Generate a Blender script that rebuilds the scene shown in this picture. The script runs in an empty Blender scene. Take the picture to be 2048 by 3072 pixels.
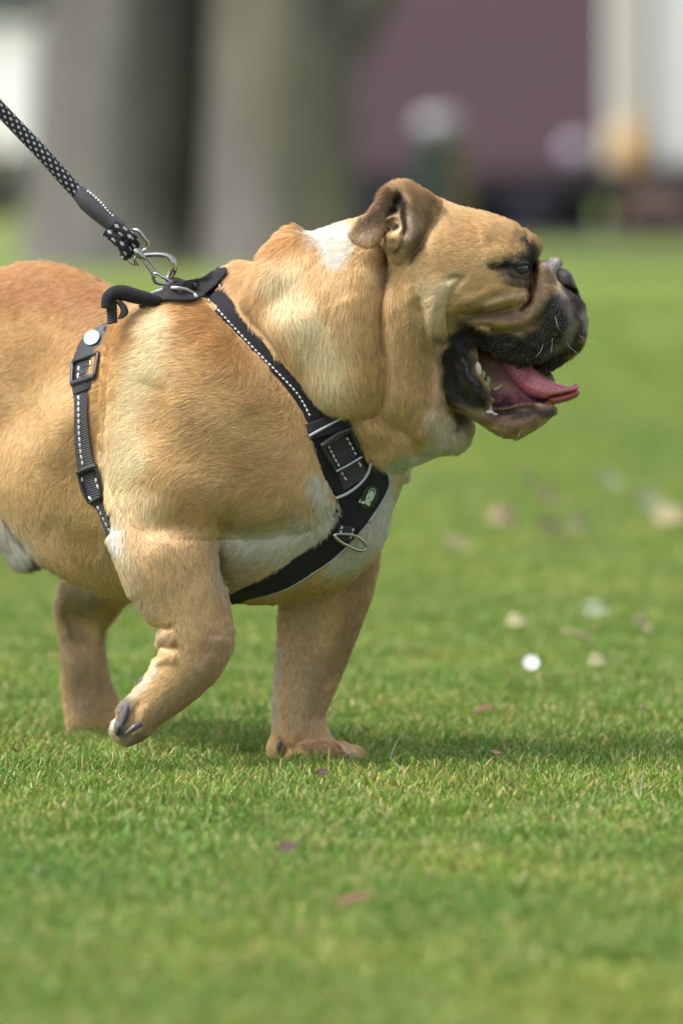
import bpy, math, random
import numpy as np
from mathutils import Vector

rng = np.random.default_rng(7)
random.seed(7)
scene = bpy.context.scene
COL = scene.collection

# ------------------------------------------------------------------ camera
IMG_W, IMG_H = 2048.0, 3072.0            # units used for measured positions
K = 0.000276                             # metres per measured unit at the dog
CAM_D = 5.1                              # metres from lens to the dog's midline
FPX = 5.0 / K
LENS = FPX / IMG_H * 36.0
PITCH = math.atan((1536 - 522) / FPX)
CAM_Z = 0.5025
cam_data = bpy.data.cameras.new('camera')
cam = bpy.data.objects.new('camera', cam_data)
COL.objects.link(cam)
cam.location = (0, -CAM_D, CAM_Z)
cam.rotation_euler = (math.pi / 2 - PITCH, 0, 0)
cam_data.sensor_fit = 'VERTICAL'
cam_data.sensor_height = 36.0
cam_data.sensor_width = 24.0
cam_data.lens = LENS
cam_data.clip_start = 0.1
cam_data.clip_end = 2000
cam_data.dof.use_dof = True
cam_data.dof.focus_distance = 5.02
cam_data.dof.aperture_fstop = 4.9
scene.camera = cam

# ------------------------------------------------------------------ light
SUN_EL, SUN_AZ = math.radians(56), math.radians(250)     # azimuth clockwise from +y
world = bpy.data.worlds.new('World')
scene.world = world
world.use_nodes = True
wn = world.node_tree.nodes
wl = world.node_tree.links
bg = wn['Background']
sky = wn.new('ShaderNodeTexSky')
sky.sky_type = 'NISHITA'
sky.sun_disc = False
sky.sun_elevation = SUN_EL
sky.sun_rotation = SUN_AZ
sky.air_density = 0.7
sky.dust_density = 4.5
sky.ozone_density = 1.0
hs = wn.new('ShaderNodeHueSaturation'); hs.inputs['Saturation'].default_value = 0.35      # high thin cloud: greyer sky light
wl.new(sky.outputs['Color'], hs.inputs['Color']); wl.new(hs.outputs['Color'], bg.inputs['Color'])
bg.inputs['Strength'].default_value = 0.15
sun_data = bpy.data.lights.new('sun', 'SUN')
sun = bpy.data.objects.new('sun', sun_data)
COL.objects.link(sun)
sun_data.energy = 1.35
sun_data.angle = math.radians(17)
sun_data.color = (1.0, 0.96, 0.89)
sd = Vector((math.sin(SUN_AZ) * math.cos(SUN_EL), math.cos(SUN_AZ) * math.cos(SUN_EL), math.sin(SUN_EL)))
sun.rotation_euler = sd.to_track_quat('Z', 'Y').to_euler()
sun.location = (0, 0, 20)
scene.view_settings.view_transform = 'Standard'
scene.view_settings.look = 'None'
scene.view_settings.gamma = 1
scene.view_settings.exposure = 1.22
scene.view_settings.use_curve_mapping = False
scene.render.engine = 'CYCLES'

# ------------------------------------------------------------------ helpers
cp, sp_ = math.cos(PITCH), math.sin(PITCH)
def W(P):
    """measured (X, V, D) -> world metres; D is the distance behind the dog's midline."""
    P = np.asarray(P, dtype=np.float64).reshape(-1, 3)
    a = (P[:, 0] - 1024) / FPX
    b = -(P[:, 1] - 1536) / FPX
    dy = cp + b * sp_
    dz = -sp_ + b * cp
    t = (P[:, 2] * K + CAM_D) / dy
    return np.stack([a * t, P[:, 2] * K, CAM_Z + dz * t], 1)

def ground_pt(X, V, h=0.0):
    b = -(V - 1536) / FPX
    dy = cp + b * sp_
    dz = -sp_ + b * cp
    t = (h - CAM_Z) / dz
    return Vector(((X - 1024) / FPX * t, -CAM_D + dy * t, h))

def at(X, V, dist):
    """point seen at (X, V), dist metres from the camera plane"""
    p = W([(X, V, (dist - CAM_D) / K)])[0]
    return Vector(p)

def dd(l):
    return [tuple(c * 1.30612 for c in p) for p in l]

def tag(o, label=None, cat=None, group=None, kind=None):
    if label: o['label'] = label
    if cat: o['category'] = cat
    if group: o['group'] = group
    if kind: o['kind'] = kind
    return o

def empty(name, loc, label, cat, group=None):
    o = bpy.data.objects.new(name, None)
    COL.objects.link(o)
    o.location = loc
    o.empty_display_size = 0.05
    return tag(o, label, cat, group)

def mesh_obj(name, verts, faces, mat=None, parent=None, smooth=True, colors=None, uv=None):
    me = bpy.data.meshes.new(name)
    verts = np.asarray(verts, dtype=np.float32).reshape(-1, 3)
    if isinstance(faces, np.ndarray) and faces.ndim == 2:
        nf, k = faces.shape
        me.vertices.add(len(verts)); me.vertices.foreach_set('co', verts.ravel())
        me.loops.add(nf * k); me.loops.foreach_set('vertex_index', faces.astype(np.int32).ravel())
        me.polygons.add(nf)
        me.polygons.foreach_set('loop_start', np.arange(0, nf * k, k, dtype=np.int32))
        me.update(calc_edges=True)
    else:
        me.from_pydata([tuple(v) for v in verts.tolist()], [], faces)
        me.update()
    if smooth:
        me.polygons.foreach_set('use_smooth', np.ones(len(me.polygons), dtype=bool))
    if colors is not None:
        ca = me.color_attributes.new('coat', 'FLOAT_COLOR', 'POINT')
        c4 = np.ones((len(verts), 4), dtype=np.float32); c4[:, :colors.shape[1]] = colors
        ca.data.foreach_set('color', c4.ravel())
    if uv is not None:
        ul = me.uv_layers.new(name='UVMap')
        li = np.zeros(len(me.loops), dtype=np.int32); me.loops.foreach_get('vertex_index', li)
        ul.data.foreach_set('uv', np.asarray(uv, dtype=np.float32)[li].ravel())
    if mat: me.materials.append(mat)
    o = bpy.data.objects.new(name, me)
    COL.objects.link(o)
    if parent is not None:
        o.parent = parent
        o.matrix_parent_inverse = parent.matrix_basis.inverted()
    return o

# ---- materials
def new_mat(name):
    m = bpy.data.materials.new(name); m.use_nodes = True
    return m, m.node_tree.nodes, m.node_tree.links, m.node_tree.nodes['Principled BSDF']

def simple_mat(name, col, rough=0.6, metal=0.0, noise=0.0, nscale=60, bump=0.0, bscale=400, coat=0.0, sheen=0.0, spec=0.5):
    m, n, l, b = new_mat(name)
    b.inputs['Roughness'].default_value = rough
    b.inputs['Metallic'].default_value = metal
    b.inputs['Specular IOR Level'].default_value = spec
    b.inputs['Coat Weight'].default_value = coat
    b.inputs['Sheen Weight'].default_value = sheen
    tc = n.new('ShaderNodeTexCoord')
    nz = n.new('ShaderNodeTexNoise'); nz.inputs['Scale'].default_value = nscale; nz.inputs['Detail'].default_value = 5
    l.new(tc.outputs['Object'], nz.inputs['Vector'])
    mx = n.new('ShaderNodeMix'); mx.data_type = 'RGBA'
    c = np.array(col)
    mx.inputs['A'].default_value = (*np.clip(c * (1 - noise), 0, 1), 1)
    mx.inputs['B'].default_value = (*np.clip(c * (1 + noise), 0, 1), 1)
    l.new(nz.outputs['Fac'], mx.inputs['Factor'])
    l.new(mx.outputs['Result'], b.inputs['Base Color'])
    if bump > 0:
        n2 = n.new('ShaderNodeTexNoise'); n2.inputs['Scale'].default_value = bscale; n2.inputs['Detail'].default_value = 4
        l.new(tc.outputs['Object'], n2.inputs['Vector'])
        bp = n.new('ShaderNodeBump'); bp.inputs['Strength'].default_value = bump; bp.inputs['Distance'].default_value = 0.001
        l.new(n2.outputs['Fac'], bp.inputs['Height']); l.new(bp.outputs['Normal'], b.inputs['Normal'])
    return m

def attr_mat(name, rough=0.8, attr='coat', mult=1.0, spec=0.3, bump=0.3, bscale=900, coat=0.0):
    m, n, l, b = new_mat(name)
    a = n.new('ShaderNodeAttribute'); a.attribute_name = attr
    v = n.new('ShaderNodeVectorMath'); v.operation = 'SCALE'; v.inputs['Scale'].default_value = mult
    l.new(a.outputs['Color'], v.inputs[0]); l.new(v.outputs[0], b.inputs['Base Color'])
    b.inputs['Roughness'].default_value = rough
    b.inputs['Specular IOR Level'].default_value = spec
    b.inputs['Coat Weight'].default_value = coat
    b.inputs['Coat Roughness'].default_value = 0.15
    if bump:
        tc = n.new('ShaderNodeTexCoord')
        n2 = n.new('ShaderNodeTexNoise'); n2.inputs['Scale'].default_value = bscale
        l.new(tc.outputs['Object'], n2.inputs['Vector'])
        bp = n.new('ShaderNodeBump'); bp.inputs['Strength'].default_value = bump; bp.inputs['Distance'].default_value = 0.001
        l.new(n2.outputs['Fac'], bp.inputs['Height']); l.new(bp.outputs['Normal'], b.inputs['Normal'])
    return m

# ---- 2D helpers
def catmull(pts, closed=True, sub=6):
    P = np.array(pts, dtype=float); n = len(P); out = []
    rngi = range(n) if closed else range(n - 1)
    for i in rngi:
        if closed:
            p0, p1, p2, p3 = P[(i - 1) % n], P[i], P[(i + 1) % n], P[(i + 2) % n]
        else:
            p0, p1, p2, p3 = P[max(i - 1, 0)], P[i], P[i + 1], P[min(i + 2, n - 1)]
        for s in range(sub):
            t = s / sub
            out.append(0.5 * ((2 * p1) + (-p0 + p2) * t + (2 * p0 - 5 * p1 + 4 * p2 - p3) * t * t + (-p0 + 3 * p1 - 3 * p2 + p3) * t ** 3))
    if not closed: out.append(P[-1])
    return np.array(out)

def resample(pts, n, closed=False):
    P = np.asarray(pts, dtype=float)
    if closed: P = np.vstack([P, P[:1]])
    s = np.r_[0, np.cumsum(np.linalg.norm(np.diff(P, axis=0), axis=1))]
    t = np.linspace(0, s[-1], n + (1 if closed else 0))
    R = np.stack([np.interp(t, s, P[:, k]) for k in range(P.shape[1])], 1)
    return R[:-1] if closed else R

def seg_dist(X, V, line, closed=False):
    """distance from points to a polyline"""
    L = np.asarray(line, dtype=np.float32)
    if closed: L = np.vstack([L, L[:1]])
    best = np.full(X.shape, 1e9, dtype=np.float32)
    for a, b in zip(L[:-1], L[1:]):
        ab = b - a; q = float(ab @ ab) + 1e-9
        t = np.clip(((X - a[0]) * ab[0] + (V - a[1]) * ab[1]) / q, 0, 1)
        best = np.minimum(best, (X - a[0] - t * ab[0]) ** 2 + (V - a[1] - t * ab[1]) ** 2)
    return np.sqrt(best)

def inside_poly(X, V, poly):
    P = np.asarray(poly); ins = np.zeros(X.shape, dtype=bool)
    for (x0, y0), (x1, y1) in zip(P, np.roll(P, -1, axis=0)):
        if y0 == y1: continue
        c = ((y0 > V) != (y1 > V)) & (X < (x1 - x0) * (V - y0) / (y1 - y0) + x0)
        ins ^= c
    return ins

def sdist(X, V, poly):
    d = seg_dist(X, V, poly, True)
    return np.where(inside_poly(X, V, poly), -d, d)

# ---- implicit sculpting: an outline is inflated to a rounded body (Poisson profile)
def poisson(mask, h):
    U = np.zeros(mask.shape, dtype=np.float64)
    b = np.where(mask, 4.0 * h * h, 0.0)
    def A(u):
        u = np.where(mask, u, 0)
        r = 4 * u
        r[1:] -= u[:-1]; r[:-1] -= u[1:]; r[:, 1:] -= u[:, :-1]; r[:, :-1] -= u[:, 1:]
        return np.where(mask, r, 0)
    r = b - A(U); p = r.copy(); rs = (r * r).sum()
    rs0 = rs
    for _ in range(500):
        Ap = A(p); al = rs / ((p * Ap).sum() + 1e-30)
        U += al * p; r -= al * Ap; rn = (r * r).sum()
        if rn < 1e-7 * rs0: break
        p = r + (rn / rs) * p; rs = rn
    return U

class Field:
    def __init__(self, x0, x1, v0, v1, d0, d1, sx, sd):
        self.o = (x0, v0, d0); self.sx, self.sd = sx, sd
        self.x = np.arange(x0, x1, sx, dtype=np.float32)
        self.v = np.arange(v0, v1, sx, dtype=np.float32)
        self.d = np.arange(d0, d1, sd, dtype=np.float32)
        self.F = np.full((len(self.x), len(self.v), len(self.d)), 200.0, dtype=np.float32)
    def box(self, xa, xb, va, vb, da=None, db=None):
        def r(arr, a, b):
            i = int(np.searchsorted(arr, a)); j = int(np.searchsorted(arr, b)); return slice(max(i, 0), max(j, i))
        return r(self.x, xa, xb), r(self.v, va, vb), (slice(0, len(self.d)) if da is None else r(self.d, da, db))
    def add(self, poly, H, D0, k=25, sub=5, subtract=False, flat=1.0):
        """poly outline, H greatest half thickness, D0 number or [(X,V,D)...]"""
        P = catmull(poly, True, sub)
        pad = k + 30
        sx, sv, _ = self.box(P[:, 0].min() - pad, P[:, 0].max() + pad, P[:, 1].min() - pad, P[:, 1].max() + pad)
        X, V = np.meshgrid(self.x[sx], self.v[sv], indexing='ij')
        d = sdist(X, V, P)
        U = poisson(d < 0, self.sx)
        sc = H * H / max(U.max(), 1)
        U = U * sc
        if flat > 1.0: U = H * H * (1 - np.clip(1 - U / (H * H), 0, 1) ** flat)
        c = 30.0 * math.sqrt(sc)
        U = np.where(d >= 0, -d * (d + c), U).astype(np.float32)
        gx, gv = np.gradient(U, self.sx)
        G2 = gx * gx + gv * gv
        if np.isscalar(D0): C = np.full(X.shape, D0, dtype=np.float32)
        else:
            num = np.zeros(X.shape); den = np.zeros(X.shape)
            for (a, b, q) in D0:
                w = 1.0 / (((X - a) ** 2 + (V - b) ** 2) + 400.0) ** 1.5
                num += w * q; den += w
            C = (num / den).astype(np.float32)
        da, db = C.min() - H - pad, C.max() + H + pad
        _, _, s_d = self.box(0, 1, 0, 1, da, db)
        y = self.d[s_d][None, None, :] - C[:, :, None]
        f = (y * y - U[:, :, None]) / np.sqrt(4 * y * y + G2[:, :, None] + 25.0)
        cur = self.F[sx, sv, s_d]
        if subtract:
            h = np.clip(k - np.abs(cur + f), 0, None) / k
            self.F[sx, sv, s_d] = np.maximum(cur, -f) + h * h * k * 0.25
        else:
            h = np.clip(k - np.abs(cur - f), 0, None) / k
            self.F[sx, sv, s_d] = np.minimum(cur, f) - h * h * k * 0.25
    def stroke(self, line, amp, r, da=-1e4, db=1e4, mode='gauss', taper=True, curve=True):
        """raise (+) or press (-) the surface along a line, within a depth range"""
        P = catmull(line, False, 5) if (curve and len(line) > 2) else np.array(line, dtype=float)
        pad = r * 2.6
        sx, sv, s_d = self.box(P[:, 0].min() - pad, P[:, 0].max() + pad, P[:, 1].min() - pad, P[:, 1].max() + pad, da, db)
        X, V = np.meshgrid(self.x[sx], self.v[sv], indexing='ij')
        if X.size == 0: return
        n = len(P)
        best = np.full(X.shape, 1e12); tt = np.zeros(X.shape)
        for i in range(n - 1):
            a, b = P[i], P[i + 1]; ab = b - a; q = ab @ ab + 1e-9
            t = np.clip(((X - a[0]) * ab[0] + (V - a[1]) * ab[1]) / q, 0, 1)
            dd2 = (X - a[0] - t * ab[0]) ** 2 + (V - a[1] - t * ab[1]) ** 2
            m = dd2 < best; best = np.where(m, dd2, best); tt = np.where(m, (i + t) / (n - 1), tt)
        w = np.exp(-best / (r * r))
        if taper and n > 2: w = w * np.clip(np.minimum(tt, 1 - tt) * 5 + 0.15, 0, 1)
        self.F[sx, sv, s_d] -= (amp * w)[:, :, None].astype(np.float32)
    def ell(self, c, r, k=20, rot=0.0, subtract=False):
        """ellipsoid, rot in the X-V plane (radians)"""
        R = max(r) + k + 10
        sx, sv, s_d = self.box(c[0] - R, c[0] + R, c[1] - R, c[1] + R, c[2] - R, c[2] + R)
        X = (self.x[sx] - c[0])[:, None, None]; V = (self.v[sv] - c[1])[None, :, None]; D = (self.d[s_d] - c[2])[None, None, :]
        ca, sa = math.cos(rot), math.sin(rot)
        a = (X * ca + V * sa); b = (-X * sa + V * ca)
        k0 = np.sqrt((a / r[0]) ** 2 + (b / r[1]) ** 2 + (D / r[2]) ** 2)
        k1 = np.sqrt((a / r[0] ** 2) ** 2 + (b / r[1] ** 2) ** 2 + (D / r[2] ** 2) ** 2) + 1e-6
        f = k0 * (k0 - 1) / k1
        cur = self.F[sx, sv, s_d]
        if subtract:
            h = np.clip(k - np.abs(cur + f), 0, None) / k
            self.F[sx, sv, s_d] = np.maximum(cur, -f) + h * h * k * 0.25
        else:
            h = np.clip(k - np.abs(cur - f), 0, None) / k
            self.F[sx, sv, s_d] = np.minimum(cur, f) - h * h * k * 0.25
    def sample(self, P):
        g = [(P[:, 0] - self.o[0]) / self.sx, (P[:, 1] - self.o[1]) / self.sx, (P[:, 2] - self.o[2]) / self.sd]
        sh = self.F.shape
        i = [np.clip(np.floor(a).astype(int), 0, s - 2) for a, s in zip(g, sh)]
        f = [np.clip(a - b, 0, 1) for a, b in zip(g, i)]
        r = 0
        for dx in (0, 1):
            for dy in (0, 1):
                for dz in (0, 1):
                    w = (f[0] if dx else 1 - f[0]) * (f[1] if dy else 1 - f[1]) * (f[2] if dz else 1 - f[2])
                    r = r + w * self.F[i[0] + dx, i[1] + dy, i[2] + dz]
        return r
    def grad(self, P, e=6.0):
        g = np.zeros_like(P)
        for a in range(3):
            q = P.copy(); q[:, a] += e; w = P.copy(); w[:, a] -= e
            g[:, a] = self.sample(q) - self.sample(w)
        return g / (np.linalg.norm(g, axis=1, keepdims=True) + 1e-9)
    def near_map(self, smooth=0):
        """depth of the first surface met from the camera side"""
        ins = self.F < 0
        hit = ins.any(axis=2); idx = ins.argmax(axis=2)
        idx = np.clip(idx, 1, None)
        ii, jj = np.indices(idx.shape)
        f1 = self.F[ii, jj, idx]; f0 = self.F[ii, jj, idx - 1]
        t = np.where(np.abs(f0 - f1) > 1e-6, f0 / (f0 - f1 + 1e-9), 0)
        M = self.d[idx - 1] + t * self.sd
        M = np.where(hit, M, np.nan)
        for _ in range(60):
            bad = np.isnan(M)
            if not bad.any(): break
            P = np.pad(M, 1, mode='edge')
            st = np.stack([P[:-2, 1:-1], P[2:, 1:-1], P[1:-1, :-2], P[1:-1, 2:]])
            c = (~np.isnan(st)).sum(0); s = np.nansum(st, 0)
            M = np.where(bad & (c > 0), s / np.maximum(c, 1), M)
        M = np.where(np.isnan(M), 0, M)
        for _ in range(smooth):
            P = np.pad(M, 1, mode='edge')
            M = (P[:-2, 1:-1] + P[2:, 1:-1] + P[1:-1, :-2] + P[1:-1, 2:] + 2 * M) / 6
        return M
    def mesh(self, smooth=1):
        F = self.F; ins = F < 0
        c = np.zeros((F.shape[0] - 1, F.shape[1] - 1, F.shape[2] - 1), dtype=np.int8)
        for dx in (0, 1):
            for dy in (0, 1):
                for dz in (0, 1):
                    c += ins[dx:dx + c.shape[0], dy:dy + c.shape[1], dz:dz + c.shape[2]]
        I, J, L = np.nonzero((c > 0) & (c < 8))
        sh = c.shape
        flat = (I * sh[1] + J) * sh[2] + L
        acc = np.zeros((len(I), 3)); cnt = np.zeros(len(I))
        cor = {}
        for q in range(8):
            dx, dy, dz = q & 1, (q >> 1) & 1, q >> 2
            cor[q] = F[I + dx, J + dy, L + dz]
        for a in range(8):
            for ax in range(3):
                if a & (1 << ax): continue
                b = a | (1 << ax)
                fa, fb = cor[a], cor[b]
                m = (fa < 0) != (fb < 0)
                t = np.where(m, fa / (fa - fb + 1e-12), 0)
                p = np.stack([np.full(len(I), a & 1, float), np.full(len(I), (a >> 1) & 1, float), np.full(len(I), a >> 2, float)], 1)
                p[:, ax] += t
                acc[m] += p[m]; cnt[m] += 1
        P = acc / np.maximum(cnt, 1)[:, None] + np.stack([I, J, L], 1)
        P = P * np.array([self.sx, self.sx, self.sd]) + np.array(self.o)
        quads = []
        for ax in range(3):
            sl0 = [slice(1, -1)] * 3; sl1 = [slice(1, -1)] * 3
            sl0[ax] = slice(0, -1); sl1[ax] = slice(1, None)
            a = ins[tuple(sl0)]; b = ins[tuple(sl1)]
            e = np.nonzero(a != b)
            base = [q.copy() for q in e]
            for t in range(3):
                if t != ax: base[t] = base[t] + 1
            o1, o2 = [t for t in range(3) if t != ax]
            def cid(s1, s2):
                q = [x.copy() for x in base]; q[o1] -= s1; q[o2] -= s2
                return np.searchsorted(flat, (q[0] * sh[1] + q[1]) * sh[2] + q[2])
            Q = np.stack([cid(1, 1), cid(0, 1), cid(0, 0), cid(1, 0)], 1)
            fl = a[e]
            if ax == 1: fl = ~fl
            Q[fl] = Q[fl][:, ::-1]
            quads.append(Q)
        Q = np.concatenate(quads)
        for _ in range(smooth):
            s = np.zeros_like(P); n = np.zeros(len(P))
            for i in range(4):
                a, b = Q[:, i], Q[:, (i + 1) % 4]
                for k in range(3):
                    s[:, k] += np.bincount(a, P[b, k], len(P)) + np.bincount(b, P[a, k], len(P))
                n += np.bincount(a, minlength=len(P)) + np.bincount(b, minlength=len(P))
            P = P * 0.5 + 0.5 * s / np.maximum(n, 1)[:, None]
        return P, Q

def face_normals_out(P, Q):
    return np.cross(P[Q[:, 2]] - P[Q[:, 0]], P[Q[:, 3]] - P[Q[:, 1]])
# ================================================================== DOG FIELD
F = Field(-420, 1800, 520, 2330, -560, 1480, 4, 6)

# rear barrel, loin and hip
F.add([(-330, 1250), (-300, 1000), (-160, 862), (-40, 826), (40, 800), (98, 788), (190, 800), (270, 828), (345, 866), (430, 890), (600, 900),
       (740, 1000), (780, 1300), (720, 1600), (560, 1790), (420, 1800), (310, 1782), (215, 1742), (130, 1690), (40, 1600), (-60, 1520), (-200, 1440)],
      330, [(700, 1300, 60), (450, 1300, 170), (260, 1300, 360), (0, 1200, 700), (-250, 1200, 980)], k=10)
# ribcage and chest
F.add([(330, 1000), (400, 925), (470, 898), (560, 890), (680, 850), (800, 840), (950, 900), (1130, 1150), (1225, 1385), (1205, 1450), (1172, 1530), (1140, 1640),
       (1060, 1730), (950, 1780), (820, 1810), (690, 1800), (520, 1780), (380, 1640), (310, 1400)],
      320, [(450, 1300, 60), (800, 1300, 10), (1150, 1450, 40)], k=60)
# shoulder mass
F.add([(335, 1180), (345, 1010), (400, 930), (490, 892), (590, 892), (680, 950), (800, 1100), (905, 1240), (962, 1370), (1000, 1500), (950, 1570), (840, 1600),
       (700, 1610), (560, 1610), (430, 1590), (345, 1480), (322, 1330)],
      210, [(400, 1200, -130), (600, 1200, -185), (900, 1400, -170), (600, 1550, -190)], k=50)
F_torso = None
# neck
F.add([(640, 850), (700, 796), (771, 786), (805, 735), (845, 695), (888, 680), (935, 700), (1043, 662), (1150, 640), (1250, 640), (1330, 1000), (1370, 1240), (1392, 1300), (1370, 1345),
       (1320, 1358), (1250, 1390), (1180, 1412), (1060, 1400), (960, 1300), (850, 1150), (740, 1000)],
      290, [(750, 850, 20), (1000, 1000, -40), (1250, 1250, -30)], k=40)
torso_near = F.near_map(6)
F_t = Field.__new__(Field); F_t.__dict__.update(F.__dict__); F_t.F = F.F.copy()

# loose ruff that hangs over the neck strap
F.add([(770, 800), (800, 745), (850, 712), (905, 705), (960, 735), (1040, 740), (1100, 790), (1118, 880), (1128, 980), (1136, 1080), (1137, 1160), (1120, 1200), (1080, 1230),
       (1010, 1236), (950, 1200), (880, 1105), (800, 990), (730, 900)],
      100, [(830, 740, -120), (800, 850, -180), (900, 1000, -250), (1050, 1000, -262), (1060, 1180, -268)], k=34, flat=1.5)
# skull and cheeks
F.add([(1120, 760), (1150, 650), (1185, 590), (1230, 566), (1306, 594), (1378, 622), (1444, 637), (1490, 652), (1536, 670), (1561, 687), (1590, 704), (1610, 724), (1618, 748), (1610, 786),
       (1600, 850), (1590, 940), (1500, 985), (1400, 985), (1350, 1012), (1326, 1060), (1322, 1150), (1334, 1240), (1345, 1300), (1250, 1310), (1170, 1200), (1130, 1000)],
      275, [(1200, 800, -60), (1500, 800, -50), (1250, 1200, -70)], k=24, flat=1.3)
# muzzle block
F.add([(1550, 820), (1592, 790), (1625, 786), (1656, 783), (1672, 795), (1676, 820), (1686, 856), (1712, 880), (1738, 905), (1750, 949), (1750, 990), (1738, 1025), (1700, 1050), (1640, 1060),
       (1560, 1050), (1480, 1040), (1420, 1010), (1420, 960), (1500, 930)],
      140, [(1550, 950, -60), (1700, 950, -55)], k=20)
# near flew (hanging upper lip) and far flew
for dc, dv, hh in ((-168, 0, 50), (62, 40, 46)):
    F.add([(x, v + dv) for x, v in [(1385, 990), (1420, 966), (1500, 950), (1590, 900), (1660, 850), (1705, 868), (1735, 905), (1750, 950), (1750, 985), (1735, 1012), (1700, 1040), (1640, 1076), (1571, 1096),
           (1510, 1088), (1470, 1058), (1425, 1034)]],
          hh, [(1400, 1000, dc), (1560, 950, dc), (1640, 950, dc + (25 if dc < -60 else -25)), (1735, 980, -58)], k=16, flat=1.4)
# roll of skin over the muzzle
F.add([(1612, 800), (1640, 800), (1655, 840), (1650, 890), (1625, 940), (1580, 975), (1500, 990), (1420, 985), (1400, 965), (1440, 945), (1520, 940), (1575, 905), (1600, 860)],
      40, [(1630, 830, -150), (1620, 930, -185), (1500, 965, -210), (1420, 975, -225)], k=14)
# small cleft of pale skin above the nose
F.ell((1657, 800, -75), (24, 20, 34), k=10)
# lower jaw
F.add([(1335, 1060), (1335, 1150), (1352, 1212), (1400, 1245), (1440, 1272), (1490, 1298), (1551, 1311), (1612, 1284), (1655, 1248), (1660, 1222), (1640, 1212), (1561, 1212),
       (1490, 1228), (1452, 1200), (1420, 1150), (1392, 1080), (1372, 1050)],
      115, [(1350, 1100, -90), (1600, 1250, -55)], k=14, flat=1.8)
# mouth corner skin and floor
F.add([(1315, 1040), (1320, 975), (1380, 960), (1420, 1000), (1425, 1050), (1445, 1120), (1470, 1200), (1450, 1232), (1390, 1225), (1345, 1200), (1328, 1130)], 60, -150, k=14)
F.add([(1370, 1020), (1480, 1050), (1600, 1090), (1650, 1120), (1650, 1190), (1600, 1215), (1500, 1225), (1430, 1180)], 40, -10, k=8, flat=2)
# second dewlap behind the jaw
F.add([(1330, 1200), (1400, 1240), (1420, 1270), (1415, 1310), (1385, 1348), (1330, 1352), (1270, 1345), (1260, 1280)], 70, 60, k=14)
# ear base (front half) and folded flap
F.add([(1160, 596), (1172, 558), (1224, 548), (1262, 566), (1306, 594), (1328, 622), (1302, 690), (1262, 740), (1225, 775), (1190, 790), (1160, 770), (1158, 690)], 70, [(1165, 600, -235), (1300, 620, -215), (1200, 770, -290)], k=14, flat=1.6)

F.add([(1120, 622), (1142, 590), (1166, 566), (1190, 558), (1225, 558), (1240, 572), (1205, 592), (1172, 622), (1150, 640)], 20, [(1130, 620, -290), (1230, 568, -240)], k=8, flat=3)
F.add([(1163, 580), (1150, 592), (1128, 612), (1100, 638), (1068, 656), (1046, 684), (1043, 700), (1062, 722), (1097, 740), (1125, 737), (1146, 722), (1155, 690), (1155, 653), (1160, 612), (1175, 570), (1172, 562)],
      15, [(1165, 580, -262), (1130, 640, -305), (1060, 690, -285), (1120, 730, -318)], k=7, flat=4)
# --------------------------------------------------------------- legs
F.add([(330, 1560), (342, 1640), (378, 1750), (420, 1830), (466, 1880), (474, 1902), (469, 1925), (475, 1948), (478, 1966), (460, 1985), (450, 2008), (437, 2024), (415, 2055), (396, 2078),
       (368, 2108), (346, 2142), (334, 2190), (344, 2214), (376, 2234), (420, 2224), (455, 2198), (480, 2172), (575, 2102), (650, 2030), (690, 1955), (698, 1895), (687, 1830), (672, 1750),
       (660, 1700), (650, 1640), (650, 1560), (610, 1440), (520, 1380), (420, 1400), (350, 1480)],
      98, [(480, 1400, -130), (480, 1540, -215), (480, 1680, -265), (560, 1850, -255), (560, 2000, -250), (380, 2180, -240)], k=70, flat=1.2)
F.add([(1120, 1540), (1137, 1640), (1120, 1750), (1097, 1829), (1048, 1959), (1008, 2063), (976, 2140), (984, 2190), (1005, 2222), (1032, 2228), (1060, 2245), (1082, 2268), (1080, 2292), (1000, 2300), (900, 2296),
       (830, 2286), (808, 2262), (806, 2232), (816, 2200), (818, 2130), (822, 2050), (830, 1950), (838, 1815), (850, 1700), (900, 1560)],
      92, [(1000, 1600, 250), (950, 2250, 290)], k=60, flat=1.3)
F.ell((960, 2262, 255), (92, 42, 70), k=20)
F.ell((966, 2262, 222), (44, 34, 40), k=8)
F.ell((1042, 2264, 246), (46, 30, 36), k=8)
F.ell((900, 2266, 216), (44, 32, 36), k=8)
F.add([(300, 1690), (392, 1790), (372, 1815), (332, 1868), (318, 1892), (316, 1960), (327, 2030), (352, 2090), (366, 2140), (372, 2200), (330, 2214), (230, 2214), (203, 2205), (196, 2130), (188, 2060),
       (182, 1960), (176, 1890), (172, 1835), (180, 1790), (200, 1730)],
      66, [(300, 1750, 900), (240, 1900, 1130), (260, 2150, 1160)], k=40, flat=1.2)
# pale tuft beneath the loin, and the other hind leg stretched back outside the picture
F.add([(-80, 1440), (0, 1540), (40, 1600), (90, 1650), (122, 1684), (100, 1700), (40, 1696), (0, 1650), (-60, 1600)], 60, 500, k=14)
F.add([(-380, 1200), (-200, 1100), (-60, 1300), (-90, 1520), (-210, 1700), (-290, 1900), (-330, 2150), (-300, 2240), (-400, 2240), (-410, 1900), (-360, 1600)], 110, [(-200, 1300, 800), (-330, 2200, 700)], k=60)

# --------------------------------------------------------------- sculpted folds (stroke: + raised, - pressed)
S = F.stroke
NEAR = (-560, 60)
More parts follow.
